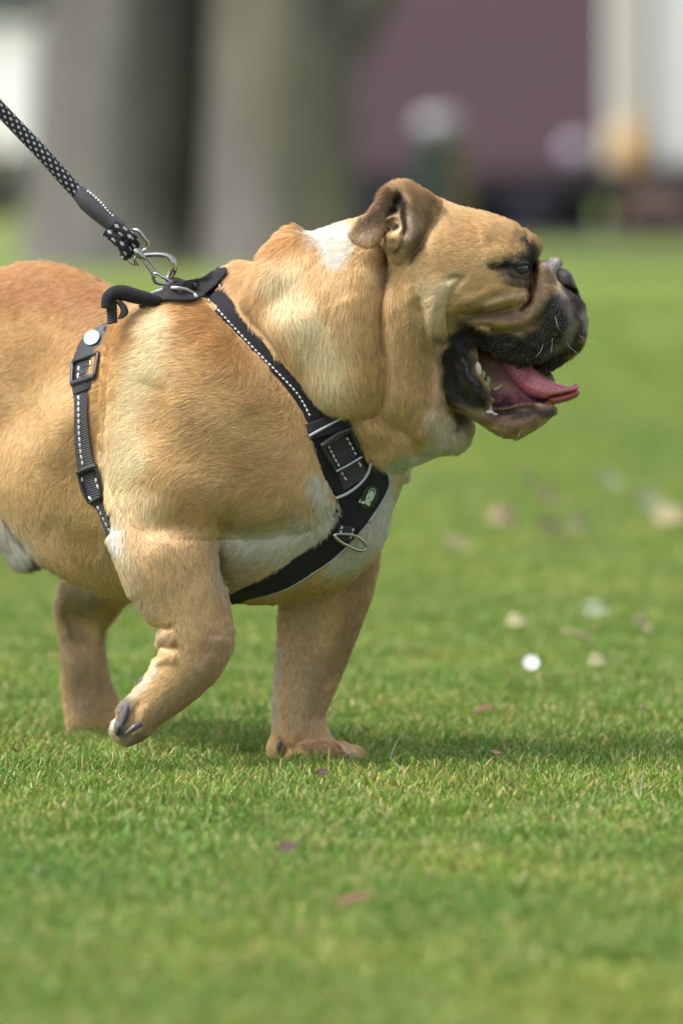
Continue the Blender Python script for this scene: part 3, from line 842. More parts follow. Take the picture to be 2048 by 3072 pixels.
def tube(path, r, mat, name, parent, seg=10, closed=False, sub=6, dens=None, ex=None, label=None, raw=False):
    P = np.array(path, dtype=float)
    if len(P) > 2 and not raw: P = catmull(P, closed, sub)
    n = len(P)
    R = np.full(n, float(r)) if np.isscalar(r) else np.interp(np.linspace(0, 1, n), np.linspace(0, 1, len(r)), r)
    T = np.gradient(P, axis=0) if not closed else np.roll(P, -1, 0) - np.roll(P, 1, 0)
    T /= np.linalg.norm(T, axis=1, keepdims=True) + 1e-9
    up = np.array([0.13, 0.07, 1.0]); N = np.zeros_like(P)
    v = np.cross(T[0], up); v /= np.linalg.norm(v)
    for i in range(n):
        v = v - T[i] * (v @ T[i]); v /= np.linalg.norm(v) + 1e-9; N[i] = v
    B = np.cross(T, N)
    a = np.linspace(0, 2 * np.pi, seg, endpoint=False)
    ring = N[:, None, :] * np.cos(a)[None, :, None] + B[:, None, :] * np.sin(a)[None, :, None]
    rr = R[:, None] * np.ones(seg)[None, :]
    col = None
    if ex is not None:
        s = np.r_[0, np.cumsum(np.linalg.norm(np.diff(P, axis=0), axis=1))]
        rr, col = ex(rr, s, a)
        col = col.reshape(-1, 3)
    Vt = (P[:, None, :] + ring * rr[:, :, None]).reshape(-1, 3)
    F_ = []
    m = n if closed else n - 1
    for i in range(m):
        j = (i + 1) % n
        for k in range(seg):
            k2 = (k + 1) % seg
            F_.append((i * seg + k, i * seg + k2, j * seg + k2, j * seg + k))
    if not closed:
        F_.append(tuple(range(seg))[::-1]); F_.append(tuple((n - 1) * seg + k for k in range(seg)))
    o = mesh_obj(name, W(Vt), F_, mat, parent, True, col)
    if label: o['label'] = label
    return o

def on(pts, off, M=None):
    return [(x, v, float(near_at(x, v, M)) - off) for x, v in pts]

ul = [(1519, 804), (1534, 799), (1552, 794), (1568, 791), (1584, 792)]
ll = [(1524, 805), (1536, 812), (1552, 816), (1568, 815), (1583, 809)]
tube([(x, v, ed - 14 + abs(x - 1553) * .42) for x, v in ul], [4, 8, 9, 9, 6], M_lid, 'upper_eyelid', dog)
tube([(x, v, ed - 12 + abs(x - 1553) * .42) for x, v in ll], [3, 6, 7, 7, 5], M_lid, 'lower_eyelid', dog)

# claws and pads
claw = tube([(420, 2172, -335), (404, 2182, -350), (388, 2194, -352), (374, 2202, -345)], [11, 10, 7, 1.5], M_claw, 'claw', dog)
for p in ([(1078, 2262, 250), (1092, 2270, 248), (1100, 2282, 248)], [(1030, 2262, 205), (1042, 2272, 200), (1048, 2284, 200)]):
    tube(p, [7, 6, 2], M_claw, 'claw', dog)
mini('carpal_pad', lambda f: f.ell((432, 2040, -236), (28, 12, 30), rot=-.8, k=2), (370, 480, 1985, 2090, -320, -200), M_pad, dog)
mini('paw_pad', lambda f: (f.ell((374, 2150, -244), (15, 44, 58), rot=.24, k=4), f.ell((352, 2186, -240), (11, 24, 48), rot=-.1, k=14)), (310, 430, 2070, 2240, -350, -170), M_pad, dog)
mini('carpal_pad', lambda f: f.ell((838, 2238, 212), (9, 17, 14), rot=.3, k=4), (810, 870, 2200, 2270, 170, 240), M_pad, dog)
M_whisk = simple_mat('whisker', (0.75, 0.74, 0.72), rough=.4)
for x, v, dx, dv in [(1664, 942, 10, 52), (1655, 1012, -2, 46), (1628, 1030, -16, 44), (1700, 1024, 20, 36), (1735, 1000, 30, 30), (1560, 1290, -12, 34)]:
    d0 = float(near_at(x, v))
    tube([(x, v, d0 + 2), (x + dx * .4, v + dv * .5, d0 - 14), (x + dx * 1.6, v + dv, d0 - 22)], [.42, .34, .12], M_whisk, 'whisker', dog, seg=5)

# ================================================================== HARNESS
harness = empty('dog_harness', W([(500, 880, -50)])[0], 'black dog harness with grey reflective piping and stitching worn by the bulldog', 'harness')
def m_web():
    m, n, l, b = new_mat('ribbed_webbing')
    uv = n.new('ShaderNodeUVMap')
    w = n.new('ShaderNodeTexWave'); w.bands_direction = 'X'; w.inputs['Scale'].default_value = 0.045; w.inputs['Distortion'].default_value = 0.3
    l.new(uv.outputs['UV'], w.inputs['Vector'])
    bp = n.new('ShaderNodeBump'); bp.inputs['Strength'].default_value = 1; bp.inputs['Distance'].default_value = .0015
    l.new(w.outputs['Fac'], bp.inputs['Height']); l.new(bp.outputs['Normal'], b.inputs['Normal'])
    b.inputs['Base Color'].default_value = (0.022, 0.022, 0.028, 1); b.inputs['Roughness'].default_value = .6
    b.inputs['Sheen Weight'].default_value = .15
    return m
M_web = m_web()
M_cloth = simple_mat('black_padding', (0.011, 0.011, 0.014), rough=.8, noise=.25, nscale=500, bump=.6, bscale=2200, sheen=.05, spec=.25)
M_mesh = simple_mat('mesh_lining', (0.022, 0.023, 0.03), rough=.85, noise=.2, nscale=400, bump=.8, bscale=1800, sheen=.1, spec=.25)
M_plastic = simple_mat('black_plastic', (0.018, 0.019, 0.023), rough=.38, noise=.1, bump=.15, bscale=900)
M_pipe = simple_mat('reflective_piping', (0.36, 0.37, 0.40), rough=.4, noise=.08, bump=.2)
M_stitch = simple_mat('white_stitching', (0.62, 0.63, 0.64), rough=.6, noise=.1)
M_chrome = simple_mat('chrome', (0.42, 0.42, 0.43), rough=.16, metal=1.0, noise=.05)
M_mint = simple_mat('mint_button', (0.30, 0.55, 0.45), rough=.35, noise=.03)

TM = F_t.near_map(10)
strap_polys = []
def loft(name, left, right, off, mat, parent, thick=7, n=60, m=9, bulge=0, M=None, mask=True, dfun=None, label=None):
    A = resample(catmull(left, False, 5), n); B = resample(catmull(right, False, 5), n)
    if mask: strap_polys.append((np.vstack([A, B[::-1]]), dfun))
    t = np.linspace(0, 1, m)
    G = A[:, None, :] * (1 - t)[None, :, None] + B[:, None, :] * t[None, :, None]
    if dfun is None: D = near_at(G[..., 0], G[..., 1], TM if M is None else M)
    else: D = dfun(G[..., 0], G[..., 1])
    edge = (np.abs(t - .5) * 2) ** 4
    Df = D - off - bulge * np.sin(np.pi * t)[None, :] + edge[None, :] * min(thick * .5, 4)
    top = np.concatenate([G, Df[..., None]], 2).reshape(-1, 3)
    bot = np.concatenate([G, (Df + thick + bulge)[..., None]], 2).reshape(-1, 3)
    V_ = np.vstack([top, bot]); o0 = n * m
    Fc = []
    for i in range(n - 1):
        for j in range(m - 1):
            a, b_, c, d_ = i * m + j, i * m + j + 1, (i + 1) * m + j + 1, (i + 1) * m + j
            Fc.append((a, b_, c, d_)); Fc.append((o0 + d_, o0 + c, o0 + b_, o0 + a))
        a, d_ = i * m, (i + 1) * m; Fc.append((a, d_, o0 + d_, o0 + a))
        a, d_ = i * m + m - 1, (i + 1) * m + m - 1; Fc.append((d_, a, o0 + a, o0 + d_))
    for j in range(m - 1):
        Fc.append((j + 1, j, o0 + j, o0 + j + 1)); q = (n - 1) * m
        Fc.append((q + j, q + j + 1, o0 + q + j + 1, o0 + q + j))
    mid = (A + B) / 2; s = np.r_[0, np.cumsum(np.linalg.norm(np.diff(mid, axis=0), axis=1))]
    uv = np.stack([np.repeat(s, m), np.tile(t * 30, n)], 1); uv = np.vstack([uv, uv])
    ob = mesh_obj(name, W(V_), Fc, mat, parent, True, None, uv)
    if label: ob['label'] = label
    return ob

def stitches(lines, off, parent, name='stitching', L=9.5, gap=5, w=2.6, M=None, dfun=None):
    """one joined part: small raised threads along the lines"""
    Vs, Fs = [], []
    for line in lines:
        P = catmull(line, False, 8) if len(line) > 2 else np.array(line, float)
        tot = np.linalg.norm(np.diff(P, axis=0), axis=1).sum(); k = max(1, int(tot / (L + gap)))
        R = resample(P, k * 4 + 1)
        for i in range(k):
            a, b = R[i * 4], R[i * 4 + 3]; jj = rng.normal(0, .5, 2); a = a + jj; b = b - jj
            for q in range(1):
                c = (a + b) / 2; t = b - a; Ln = np.linalg.norm(t); t /= Ln; nn = np.array([-t[1], t[0]])
                d = lambda p: (float(near_at(p[0], p[1], TM if M is None else M)) if dfun is None else float(dfun(p[0], p[1]))) - off
                o0 = len(Vs)
                for u, ww, h in ((-.5, .15, 0), (-.3, .9, 2.2), (.1, 1, 2.8), (.4, .7, 1.8), (.5, .1, 0)):
                    p = c + t * u * Ln
                    for sgn, hh in ((-1, 0), (0, h), (1, 0)):
                        pp = p + nn * sgn * w * ww
                        Vs.append((pp[0], pp[1], d(p) - hh))
                for r_ in range(4):
                    for c_ in range(2):
                        x = o0 + r_ * 3 + c_; Fs.append((x, x + 1, x + 4, x + 3))
    o = mesh_obj(name, W(Vs), Fs, M_stitch, parent, True)
    return tag(o, kind='stuff')

# back pad, neck straps
def padD(X, V): return np.minimum(near_at(X, V, TM), near_at(X, np.asarray(V) + 14, TM))
spine = lambda X, V: near_at(X, V, TM)
pad_b = loft('back_pad', [(415, 915), (445, 884), (482, 864), (520, 852), (565, 840), (605, 832), (635, 813), (662, 803), (678, 802)],
     [(418, 922), (452, 908), (498, 900), (552, 903), (590, 900), (618, 880), (645, 858), (664, 838), (680, 822)], 18, M_cloth, harness, thick=22, bulge=2, dfun=lambda X, V: padD(X, V))
ns_l = [(575, 872), (600, 897), (631, 926), (674, 969), (720, 1015), (780, 1080), (848, 1152), (905, 1232), (921, 1284)]
ns_r = [(655, 800), (668, 840), (684, 880), (722, 940), (760, 985), (800, 1030), (870, 1110), (950, 1180), (1040, 1252)]
neck = loft('neck_strap', ns_l, ns_r, 9, M_cloth, harness, thick=9, n=80, bulge=3)
stitches([[(601, 874), (640, 914), (680, 958), (720, 1001), (780, 1064), (840, 1125), (895, 1185), (932, 1252)]], 13, neck)
stitches([[(646, 836), (664, 863)]], 14, neck)
fold = loft('fold_over', [(588, 872), (610, 850), (635, 828), (655, 812)], [(600, 880), (622, 866), (645, 846), (662, 826)], 15, M_mesh, neck, thick=6, n=20, m=5, bulge=3, mask=False)
def piping(pts, r=4.2, parent=harness, off=13, **k):
    return tube(on(pts, off, TM), r, M_pipe, 'piping', parent, seg=8, **k)
tube([(x, v, float(padD(x, v)) - 25) for x, v in [(419, 911), (445, 887), (482, 870), (518, 863), (556, 868), (581, 881), (590, 890)]], 5.2, M_pipe, 'piping', pad_b, seg=8)
piping([(668, 801), (664, 816), (662, 834)], 4.6, neck, off=16)

# chest pad and belly strap
cp_l = [(915, 1262), (923, 1300), (940, 1345), (966, 1418), (991, 1469), (1007, 1501), (1005, 1530), (991, 1565), (970, 1602), (928, 1637), (864, 1686), (800, 1727), (730, 1760), (670, 1782)]
cp_r = [(1040, 1245), (1058, 1282), (1082, 1335), (1104, 1378), (1140, 1400), (1168, 1428), (1168, 1456), (1158, 1486), (1136, 1524), (1106, 1566), (1060, 1618), (1000, 1676), (928, 1726), (864, 1764), (800, 1790), (740, 1806), (670, 1818)]
chest = loft('chest_pad', cp_l, cp_r, 8, M_cloth, harness, thick=9, n=110, m=15, bulge=4)
piping([(928, 1308), (960, 1290), (1000, 1268), (1036, 1249)], 4.4, chest, off=22)
piping([(1007, 1495), (1042, 1480), (1078, 1453), (1102, 1422), (1112, 1389)], 4.6, chest, off=18)
piping([(1164, 1418), (1169, 1452), (1157, 1487), (1134, 1526), (1106, 1567)], 4.6, chest, off=12)
piping([(1106, 1567), (1060, 1620), (1000, 1678), (928, 1728), (864, 1766), (800, 1792)], 2.2, chest, off=9)
loop1 = loft('strap_loop', [(918, 1272), (926, 1300), (932, 1320)], [(1030, 1232), (1044, 1262), (1052, 1284)], 18, M_mesh, chest, thick=8, n=10, m=7, bulge=3, mask=False)
ws = loft('chest_webbing', [(972, 1330), (990, 1372), (1014, 1424), (1026, 1458), (1030, 1474)], [(1044, 1292), (1062, 1330), (1082, 1376), (1096, 1408), (1100, 1428)], 17, M_web, chest, thick=6, n=40, m=7, bulge=2, mask=False)
stitches([[(984, 1336), (1002, 1372), (1020, 1404)], [(1039, 1311), (1056, 1342), (1071, 1370)], [(1023, 1415), (1032, 1430), (1042, 1445)], [(1076, 1386), (1085, 1405)]], 21, ws)
def frame(corners, r, off, parent, M=None, seg=8, squash=1):
    c = np.array(corners, float); pts = []
    for i in range(len(c)):
        p0, p1, p2 = c[i - 1], c[i], c[(i + 1) % len(c)]
        for t in (0.12,): pts.append(p1 + (p0 - p1) * t)
        pts.append(p1 + ((p0 - p1) + (p2 - p1)) * .02)
        pts.append(p1 + (p2 - p1) * .12)
    P3 = [(x, v, float(near_at(x, v, TM)) - off) for x, v in pts]
    return tube(P3, r, M_plastic, 'buckle', parent, seg=seg, closed=True, sub=4)
b1 = frame([(968, 1343), (1052, 1291), (1086, 1368), (1011, 1417)], 6.5, 27, chest)
tube(on([(964, 1340), (1008, 1308), (1050, 1288)], 30, TM), 9, M_plastic, 'buckle_bar', b1)
piping([(1009, 1414), (1050, 1392), (1085, 1371)], 3, b1, off=34)
# ring at the breast
ringp = [(1004, 1604, 22), (1014, 1620, 34), (1040, 1636, 46), (1070, 1650, 52), (1092, 1650, 50), (1097, 1638, 44), (1086, 1622, 38), (1066, 1608, 30), (1036, 1602, 22)]
tube([(x, v, float(near_at(x, v, TM)) - o) for x, v, o in ringp], 5.2, M_chrome, 'ring', chest, closed=True)
rl = loft('ring_loop', [(1018, 1572), (1010, 1600), (1016, 1620)], [(1066, 1582), (1058, 1604), (1052, 1626)], 19, M_web, chest, thick=7, n=16, m=7, bulge=3, mask=False)
stitches([[(1026, 1578), (1020, 1606)], [(1060, 1586), (1050, 1618)]], 25, rl, L=6)
# badge with an emblem
def disc(c, rx, rv, rot, off, mat, name, parent, h=3, n=28, dfun=None, label=None):
    a = np.linspace(0, 2 * np.pi, n, endpoint=False); ca, sa = math.cos(rot), math.sin(rot)
    V_, Fc = [], []
    dd_ = (float(near_at(c[0], c[1], TM)) if dfun is None else dfun(c[0], c[1]))
    g = [(float(near_at(c[0] + e, c[1], TM)) - float(near_at(c[0] - e, c[1], TM))) / (2 * e) for e in (14,)][0]
    gv = (float(near_at(c[0], c[1] + 14, TM)) - float(near_at(c[0], c[1] - 14, TM))) / 28
    for s, z in ((1.0, 0), (1.0, -h), (.93, -h - .7)):
        for q in a:
            x, y = rx * s * math.cos(q), rv * s * math.sin(q)
            X_, V2 = x * ca - y * sa, x * sa + y * ca
            V_.append((c[0] + X_, c[1] + V2, dd_ + g * X_ + gv * V2 - off + z))
    for k in range(2):
        for i in range(n): Fc.append((k * n + i, k * n + (i + 1) % n, (k + 1) * n + (i + 1) % n, (k + 1) * n + i))
    Fc.append(tuple(2 * n + i for i in range(n)))
    o = mesh_obj(name, W(V_), Fc, mat, parent, False)
    if label: o['label'] = label
    return o
M_badge = simple_mat('badge_rubber', (0.014, 0.02, 0.018), rough=.35, noise=.2)
M_badgeg = simple_mat('badge_print', (0.45, 0.56, 0.47), rough=.45, noise=.1)
rot = math.radians(27)
badge = disc((1108, 1492), 25, 38, rot, 13, M_badge, 'badge', chest)
bt = math.cos(rot), math.sin(rot)
def bl(x, y): return (1108 + x * math.cos(rot) - y * math.sin(rot), 1492 + x * math.sin(rot) + y * math.cos(rot))
def bdisc(x, y, rx, ry, mat, off): disc(bl(x, y), rx, ry, rot, off, mat, 'emblem', badge, h=.6)
bdisc(1, -1, 11.5, 17, M_badgeg, 17.5)
bdisc(0, -16, 5, 6, M_badgeg, 17.5)
bdisc(-1, 1, 2, 2.4, M_badge, 19)
tube(on([bl(-10, -12), bl(-8, -22), bl(0, -29), bl(8, -22), bl(10, -10)], 18, TM), 1.4, M_badgeg, 'emblem_outline', badge, seg=6)
# lettering on the badge
fc = bpy.data.curves.new('badge_lettering', 'FONT'); fc.body = 'BePet'; fc.size = 15; fc.align_x = 'CENTER'; fc.extrude = 0; fc.offset = .35
fo = bpy.data.objects.new('badge_lettering', fc); COL.objects.link(fo)
dg = bpy.context.evaluated_depsgraph_get(); me = bpy.data.meshes.new_from_object(fo.evaluated_get(dg))
tv = np.zeros(len(me.vertices) * 3); me.vertices.foreach_get('co', tv); tv = tv.reshape(-1, 3)
lf = [tuple(p.vertices) for p in me.polygons]
bpy.data.objects.remove(fo); bpy.data.curves.remove(fc)
rt = math.radians(18); tc_ = bl(-5, 25)
tx = tc_[0] + tv[:, 0] * math.cos(rt) + tv[:, 1] * math.sin(rt); tvv = tc_[1] + tv[:, 0] * math.sin(rt) - tv[:, 1] * math.cos(rt)
M_letter = simple_mat('white_print', (0.75, 0.76, 0.74), rough=.5)
mesh_obj('lettering', W(np.stack([tx, tvv, near_at(tx, tvv, TM) - 18.5], 1)), lf, M_letter, badge, False)
# strap end crossing to the other side of the chest
loft('far_strap', [(1150, 1400), (1180, 1392), (1215, 1384), (1242, 1372)], [(1168, 1450), (1190, 1440), (1215, 1416), (1240, 1385)], 4, M_web, harness, thick=8, n=16, m=7, M=TM, mask=False, dfun=lambda X, V: near_at(X, V, TM) + 10)

# girth strap
g_l = [(255, 1004), (232, 1040), (216, 1080), (212, 1120), (218, 1178), (222, 1229), (223, 1306), (229, 1370), (233, 1421), (240, 1465), (262, 1507), (290, 1530), (312, 1586), (325, 1637), (348, 1690)]
g_r = [(322, 972), (312, 1030), (296, 1086), (281, 1134), (268, 1172), (266, 1242), (272, 1306), (280, 1370), (289, 1408), (300, 1465), (308, 1500), (324, 1540), (340, 1599), (352, 1637), (366, 1700)]
GM = near.copy()
for _ in range(8):
    q = np.pad(GM, 1, mode='edge'); GM = (q[:-2, 1:-1] + q[2:, 1:-1] + q[1:-1, :-2] + q[1:-1, 2:] + 2 * GM) / 6
def gd(X, V):
    # lies on the barrel, just behind the shoulder bulge
    a = near_at(np.asarray(X) - 18, V, TM)
    return np.minimum(a, near_at(X, V, TM)) - 5
girth = loft('girth_strap', g_l, g_r, 13, M_web, harness, thick=8, n=110, m=9, bulge=2, dfun=gd)
stitches([[(236, 1186), (236, 1240), (238, 1306), (243, 1360), (250, 1400)], [(247, 1432), (248, 1460), (262, 1486), (280, 1504)], [(288, 1434), (290, 1452), (300, 1470)], [(292, 1518), (310, 1556), (334, 1600)]], 17, girth, L=12, gap=5, w=3, dfun=gd)
def gtube(pts, r, name, parent, off, mat=M_plastic, **k):
    return tube([(x, v, float(gd(x, v)) - off) for x, v in pts], r, mat, name, parent, **k)
def rframe(cs, r, off, parent):
    c = np.array(cs, float); pts = []
    for i in range(4):
        p0, p1, p2 = c[i - 1], c[i], c[(i + 1) % 4]
        pts += [p1 + (p0 - p1) * .14, p1 + ((p0 - p1) + (p2 - p1)) * .03, p1 + (p2 - p1) * .14]
    return gtube(pts, r, 'buckle', parent, off, closed=True, sub=4)
b2 = rframe([(234, 1424), (289, 1402), (306, 1488), (268, 1510)], 5, 19, girth)
gtube([(232, 1420), (262, 1406), (290, 1398)], 8, 'buckle_bar', b2, 20)
plate = loft('clip_plate', [(258, 1002), (236, 1038), (222, 1070), (216, 1082)], [(330, 960), (318, 1000), (306, 1046), (300, 1058)], 17, M_plastic, girth, thick=10, n=20, m=9, bulge=4, mask=False, dfun=gd)
b3 = rframe([(219, 1086), (296, 1058), (284, 1128), (216, 1150)], 7, 22, girth)
gtube([(217, 1152), (250, 1142), (284, 1130)], 10, 'buckle_bar', b3, 20)
stitches([[(238, 1096), (234, 1140)], [(272, 1080), (272, 1120)]], 14, girth, L=14, w=3.5, dfun=gd)
for k in range(4):
    gtube([(240, 1104 + k * 10), (272, 1092 + k * 10)], 3, 'webbing_rib', b3, 12, mat=M_web)
loft('keeper_band', [(216, 1160), (221, 1184)], [(278, 1140), (272, 1166)], 17, M_mesh, girth, thick=8, n=6, m=9, bulge=3, mask=False, dfun=gd)
disc((275, 1012), 25, 20, math.radians(-38), 27, M_mint, 'button', plate, h=4, dfun=lambda x, v: float(gd(x, v)), label='round mint green button')
# lifting handle on the back
hd = float(near_at(430, 945, TM)) - 10
print('HD', hd)
handle = tube([(322, 925, hd - 10), (326, 896, hd - 8), (345, 880, hd - 4), (372, 879, hd), (405, 888, hd + 4), (440, 896, hd + 8), (480, 905, hd + 16)], [18, 21, 23, 24, 23, 21, 16], M_cloth, 'handle', harness, seg=18)
def gh(X, V): return np.full(np.shape(X), hd - 8.0) + (np.asarray(V) - 900) * .15
loft('handle_webbing', [(320, 905), (320, 930), (322, 955), (322, 975)], [(350, 900), (352, 925), (352, 950), (352, 968)], 4, M_web, harness, thick=6, n=20, m=6, bulge=4, mask=True, dfun=gh)
loft('handle_webbing', [(346, 905), (358, 920), (362, 936), (352, 958)], [(364, 900), (380, 918), (386, 940), (368, 956)], 10, M_web, harness, thick=6, n=20, m=6, bulge=4, mask=True, dfun=gh)
loft('handle_anchor', [(258, 1002), (290, 985), (322, 972), (350, 966)], [(262, 1006), (300, 1000), (335, 985), (366, 950)], 16, M_cloth, harness, thick=6, n=20, m=6, bulge=2, mask=True, dfun=lambda X, V: np.minimum(near_at(X, V, TM), gd(X, V)))

# ================================================================== LEASH
leash = empty('leash', W([(420, 740, -20)])[0], 'black braided rope leash with white flecks and chrome clip, running up to the left', 'leash')
LD = float(near_at(520, 860, TM)) - 4
LD = min(max(LD, -60), 60)
M_rope = attr_mat('rope_yarn', rough=.7, mult=1, spec=.3, bump=.5, bscale=2500)
def braid(pitch, nst):
    def ex(rr, s, a):
        S_ = s[:, None]; A_ = a[None, :]
        k = 2 * np.pi / pitch
        u = (nst * A_ + k * S_) / 2; w = (nst * A_ - k * S_) / 2
        h = np.abs(np.sin(u) * np.sin(w)); rr2 = rr * (0.93 + .11 * np.sqrt(h))
        iu = np.floor(u / np.pi).astype(int); iw = np.floor(w / np.pi).astype(int)
        white = ((iu % 2 == 0) & (iw % 2 == 1)) & (h > .22)
        C = np.zeros(rr.shape + (3,)) + np.array((0.012, 0.014, 0.02)); C[white] = (0.42, 0.43, 0.46)
        return rr2, C
    return ex
rp = resample(catmull([(-1100, -830, LD - 260), (-500, -210, LD - 120), (-200, 110, LD - 60), (0, 326, LD - 24), (68, 398, LD - 16), (136, 469, LD - 10), (190, 531, LD - 5), (236, 580, LD)], False, 6), 900)
tube(rp, 21, M_rope, 'rope', leash, seg=44, ex=braid(17, 14), raw=True)
sl = tube([(228, 568, LD), (244, 586, LD), (262, 606, LD), (294, 634, LD), (326, 660, LD), (352, 680, LD), (366, 690, LD)], [20, 25, 28, 29, 27, 28, 25], simple_mat('grey_sleeve', (0.05, 0.05, 0.06), rough=.55, noise=.15, nscale=400, bump=.3), 'sleeve', leash, seg=24)
_st = [(262, 571), (285, 590), (310, 615), (330, 640), (344, 650)]
_fn = lambda x, v: LD - 18
stitches([_st], 2, sl, L=8, gap=2, w=3.6, dfun=_fn)
tube(resample([(340, 672, LD - 14), (368, 696, LD - 15), (392, 714, LD - 12), (404, 728, LD), (398, 740, LD + 14)], 120), 18, M_rope, 'rope_loop', leash, seg=32, ex=braid(24, 9), raw=True)
tube(resample([(320, 692, LD - 4), (346, 712, LD - 10), (372, 740, LD - 8), (384, 758, LD + 2), (376, 766, LD + 16)], 120), 18, M_rope, 'rope_loop', leash, seg=32, ex=braid(24, 9), raw=True)
clip = tube([(392, 696, LD + 6), (404, 690, LD - 2), (418, 694, LD - 8), (432, 714, LD - 8), (442, 728, LD - 4), (442, 744, LD), (428, 754, LD), (412, 762, LD), (404, 780, LD), (412, 794, LD + 6), (396, 788, LD + 8), (384, 776, LD + 10), (378, 758, LD + 14)], 6, M_chrome, 'swivel_ring', leash, seg=10)
tube([(404, 748, LD - 2), (414, 758, LD - 4), (428, 772, LD - 4), (436, 780, LD - 2)], [11, 13, 12, 8], M_chrome, 'swivel', leash, seg=14)
hook = tube([(432, 766, LD - 4), (460, 764, LD - 5), (486, 765, LD - 6), (506, 771, LD - 6), (518, 786, LD - 6), (519, 808, LD - 4), (510, 830, LD), (498, 842, LD + 4)], [7, 7, 8, 10, 12, 13, 11, 7], M_chrome, 'hook', leash, seg=12)
tube([(428, 778, LD - 6), (446, 804, LD - 7), (466, 834, LD - 6)], [4.5, 4.5, 5], M_chrome, 'gate', leash, seg=10)
tube([(438, 770, LD + 8), (456, 792, LD + 8), (472, 818, LD + 6)], [5, 5, 4], M_chrome, 'hook_side', hook, seg=10)
dr = tube([(466, 820, LD - 4), (490, 832, LD - 9), (514, 846, LD - 9), (524, 852, LD), (514, 852, LD + 10), (488, 852, LD + 12), (466, 846, LD + 8), (460, 832, LD)], 5.5, M_chrome, 'leash_ring', harness, closed=True, seg=10)
loft('ring_webbing', [(508, 838), (530, 832), (560, 842), (590, 850)], [(512, 858), (535, 856), (562, 862), (592, 872)], 10, M_web, harness, thick=12, n=24, m=6, bulge=3, mask=False, dfun=lambda X, V: np.full(np.shape(X), LD))

# ================================================================== FUR
FLOW = [(100, 850, -1, .12), (60, 1100, -.92, .38), (200, 1200, -.9, .42), (120, 1450, -.8, .6), (280, 1600, -.75, .65), (300, 1300, -.85, .5),
        (450, 950, -.95, .1), (620, 950, -.95, .25), (400, 1100, -.98, .15), (600, 1150, -1, .12), (800, 1250, -1, .1), (450, 1300, -.9, .35), (700, 1400, -1, .0), (860, 1400, -.95, -.1),
        (600, 1480, -.9, .3), (400, 1480, -.5, .85), (360, 1560, .2, .95), (340, 1600, .5, .85), (520, 1560, -.1, 1), (640, 1540, .1, 1), (800, 1560, -.85, .35), (960, 1540, .35, .8), (900, 1480, -.2, .8), (950, 1350, .1, 1), (900, 1620, -.6, .7), (760, 1680, -.75, .5), (690, 1740, -.6, .6),
        (430, 1700, .35, .95), (560, 1750, .3, .95), (600, 1900, .0, 1), (560, 2000, -.5, .85), (430, 2150, -.6, .8), (480, 1980, -.6, .3), (500, 1910, -.4, .5), (340, 2180, -.9, .4), (420, 2050, -.85, .3),
        (1000, 1750, -.15, 1), (900, 2000, 0, 1), (960, 2200, .1, 1), (1040, 2260, .9, .4), (1150, 1550, .1, 1), (825, 2100, -.3, 1),
        (250, 1850, -.1, 1), (260, 2100, .05, 1), (30, 1620, .45, .9), (90, 1680, .8, .6),
        (720, 860, -.4, .9), (820, 760, -.35, .7), (860, 900, .15, 1), (820, 1000, .35, .95), (960, 1000, .2, 1), (1050, 1100, .1, 1), (960, 740, -.1, 1), (1020, 780, .0, 1), (960, 1180, .1, 1), (1100, 1180, -.1, 1),
        (1130, 850, .1, 1), (1200, 900, .0, 1), (1220, 1100, .05, 1), (1300, 1150, .05, 1), (1330, 1280, .0, 1), (1180, 1300, .1, 1), (1230, 1370, .35, .9), (1120, 1350, .5, .8), (1380, 1300, 0, 1), (1060, 1290, .6, .8),
        (1250, 800, -.85, .45), (1350, 760, -.97, .15), (1350, 700, -.97, .0), (1450, 720, -.97, -.05), (1540, 700, -.9, -.2), (1600, 720, -.5, -.85), (1612, 760, .3, -.8), (1460, 820, -.95, .2), (1350, 850, -.4, .85), (1310, 950, -.35, .9),
        (1450, 890, -.95, .25), (1550, 860, -.6, .6), (1400, 950, -.9, .35), (1520, 940, -.9, .3), (1620, 880, -.35, .9), (1640, 820, .2, -.6), (1560, 780, -.8, -.3),
        (1500, 1020, -.6, .8), (1600, 1050, -.4, .9), (1700, 960, -.2, .95), (1740, 940, .5, .8), (1690, 1020, -.1, .9), (1740, 1000, .3, .9), (1500, 1270, -.9, .3), (1600, 1280, -.7, .5), (1420, 1240, -.8, .4),
        (1100, 690, -.5, .85), (1150, 620, -.5, .8), (1260, 620, -.6, -.7), (1250, 700, -.5, -.7), (1200, 560, -.6, -.5), (1180, 740, -.2, -.9), (1300, 640, -.8, -.4)]
LENG = [  # polyline, radius, length factor
    ([(850, 850), (900, 1000), (1000, 1100), (1040, 1200)], 130, 1.5), ([(1560, 700), (1350, 700), (1300, 800)], 110, .62), ([(1450, 850), (1600, 850)], 90, .45),
    ([(1450, 1000), (1650, 1000)], 100, .42), ([(1200, 680)], 70, .55), ([(1100, 680)], 60, .4), ([(1450, 1260), (1640, 1260)], 40, .3),
    ([(560, 1900), (400, 2150)], 100, .6), ([(900, 1900), (950, 2260)], 120, .55), ([(250, 1900), (260, 2150)], 120, .55), ([(1200, 1370), (1110, 1340)], 40, 1.3),
    ([(1340, 900), (1310, 960)], 24, 1.2), ([(1600, 720), (1618, 760)], 22, .9), ([(0, 1580), (60, 1660)], 50, 1.5), ([(740, 1680), (900, 1640)], 50, 1.1), ([(1250, 1050), (1200, 1200)], 60, .9)]
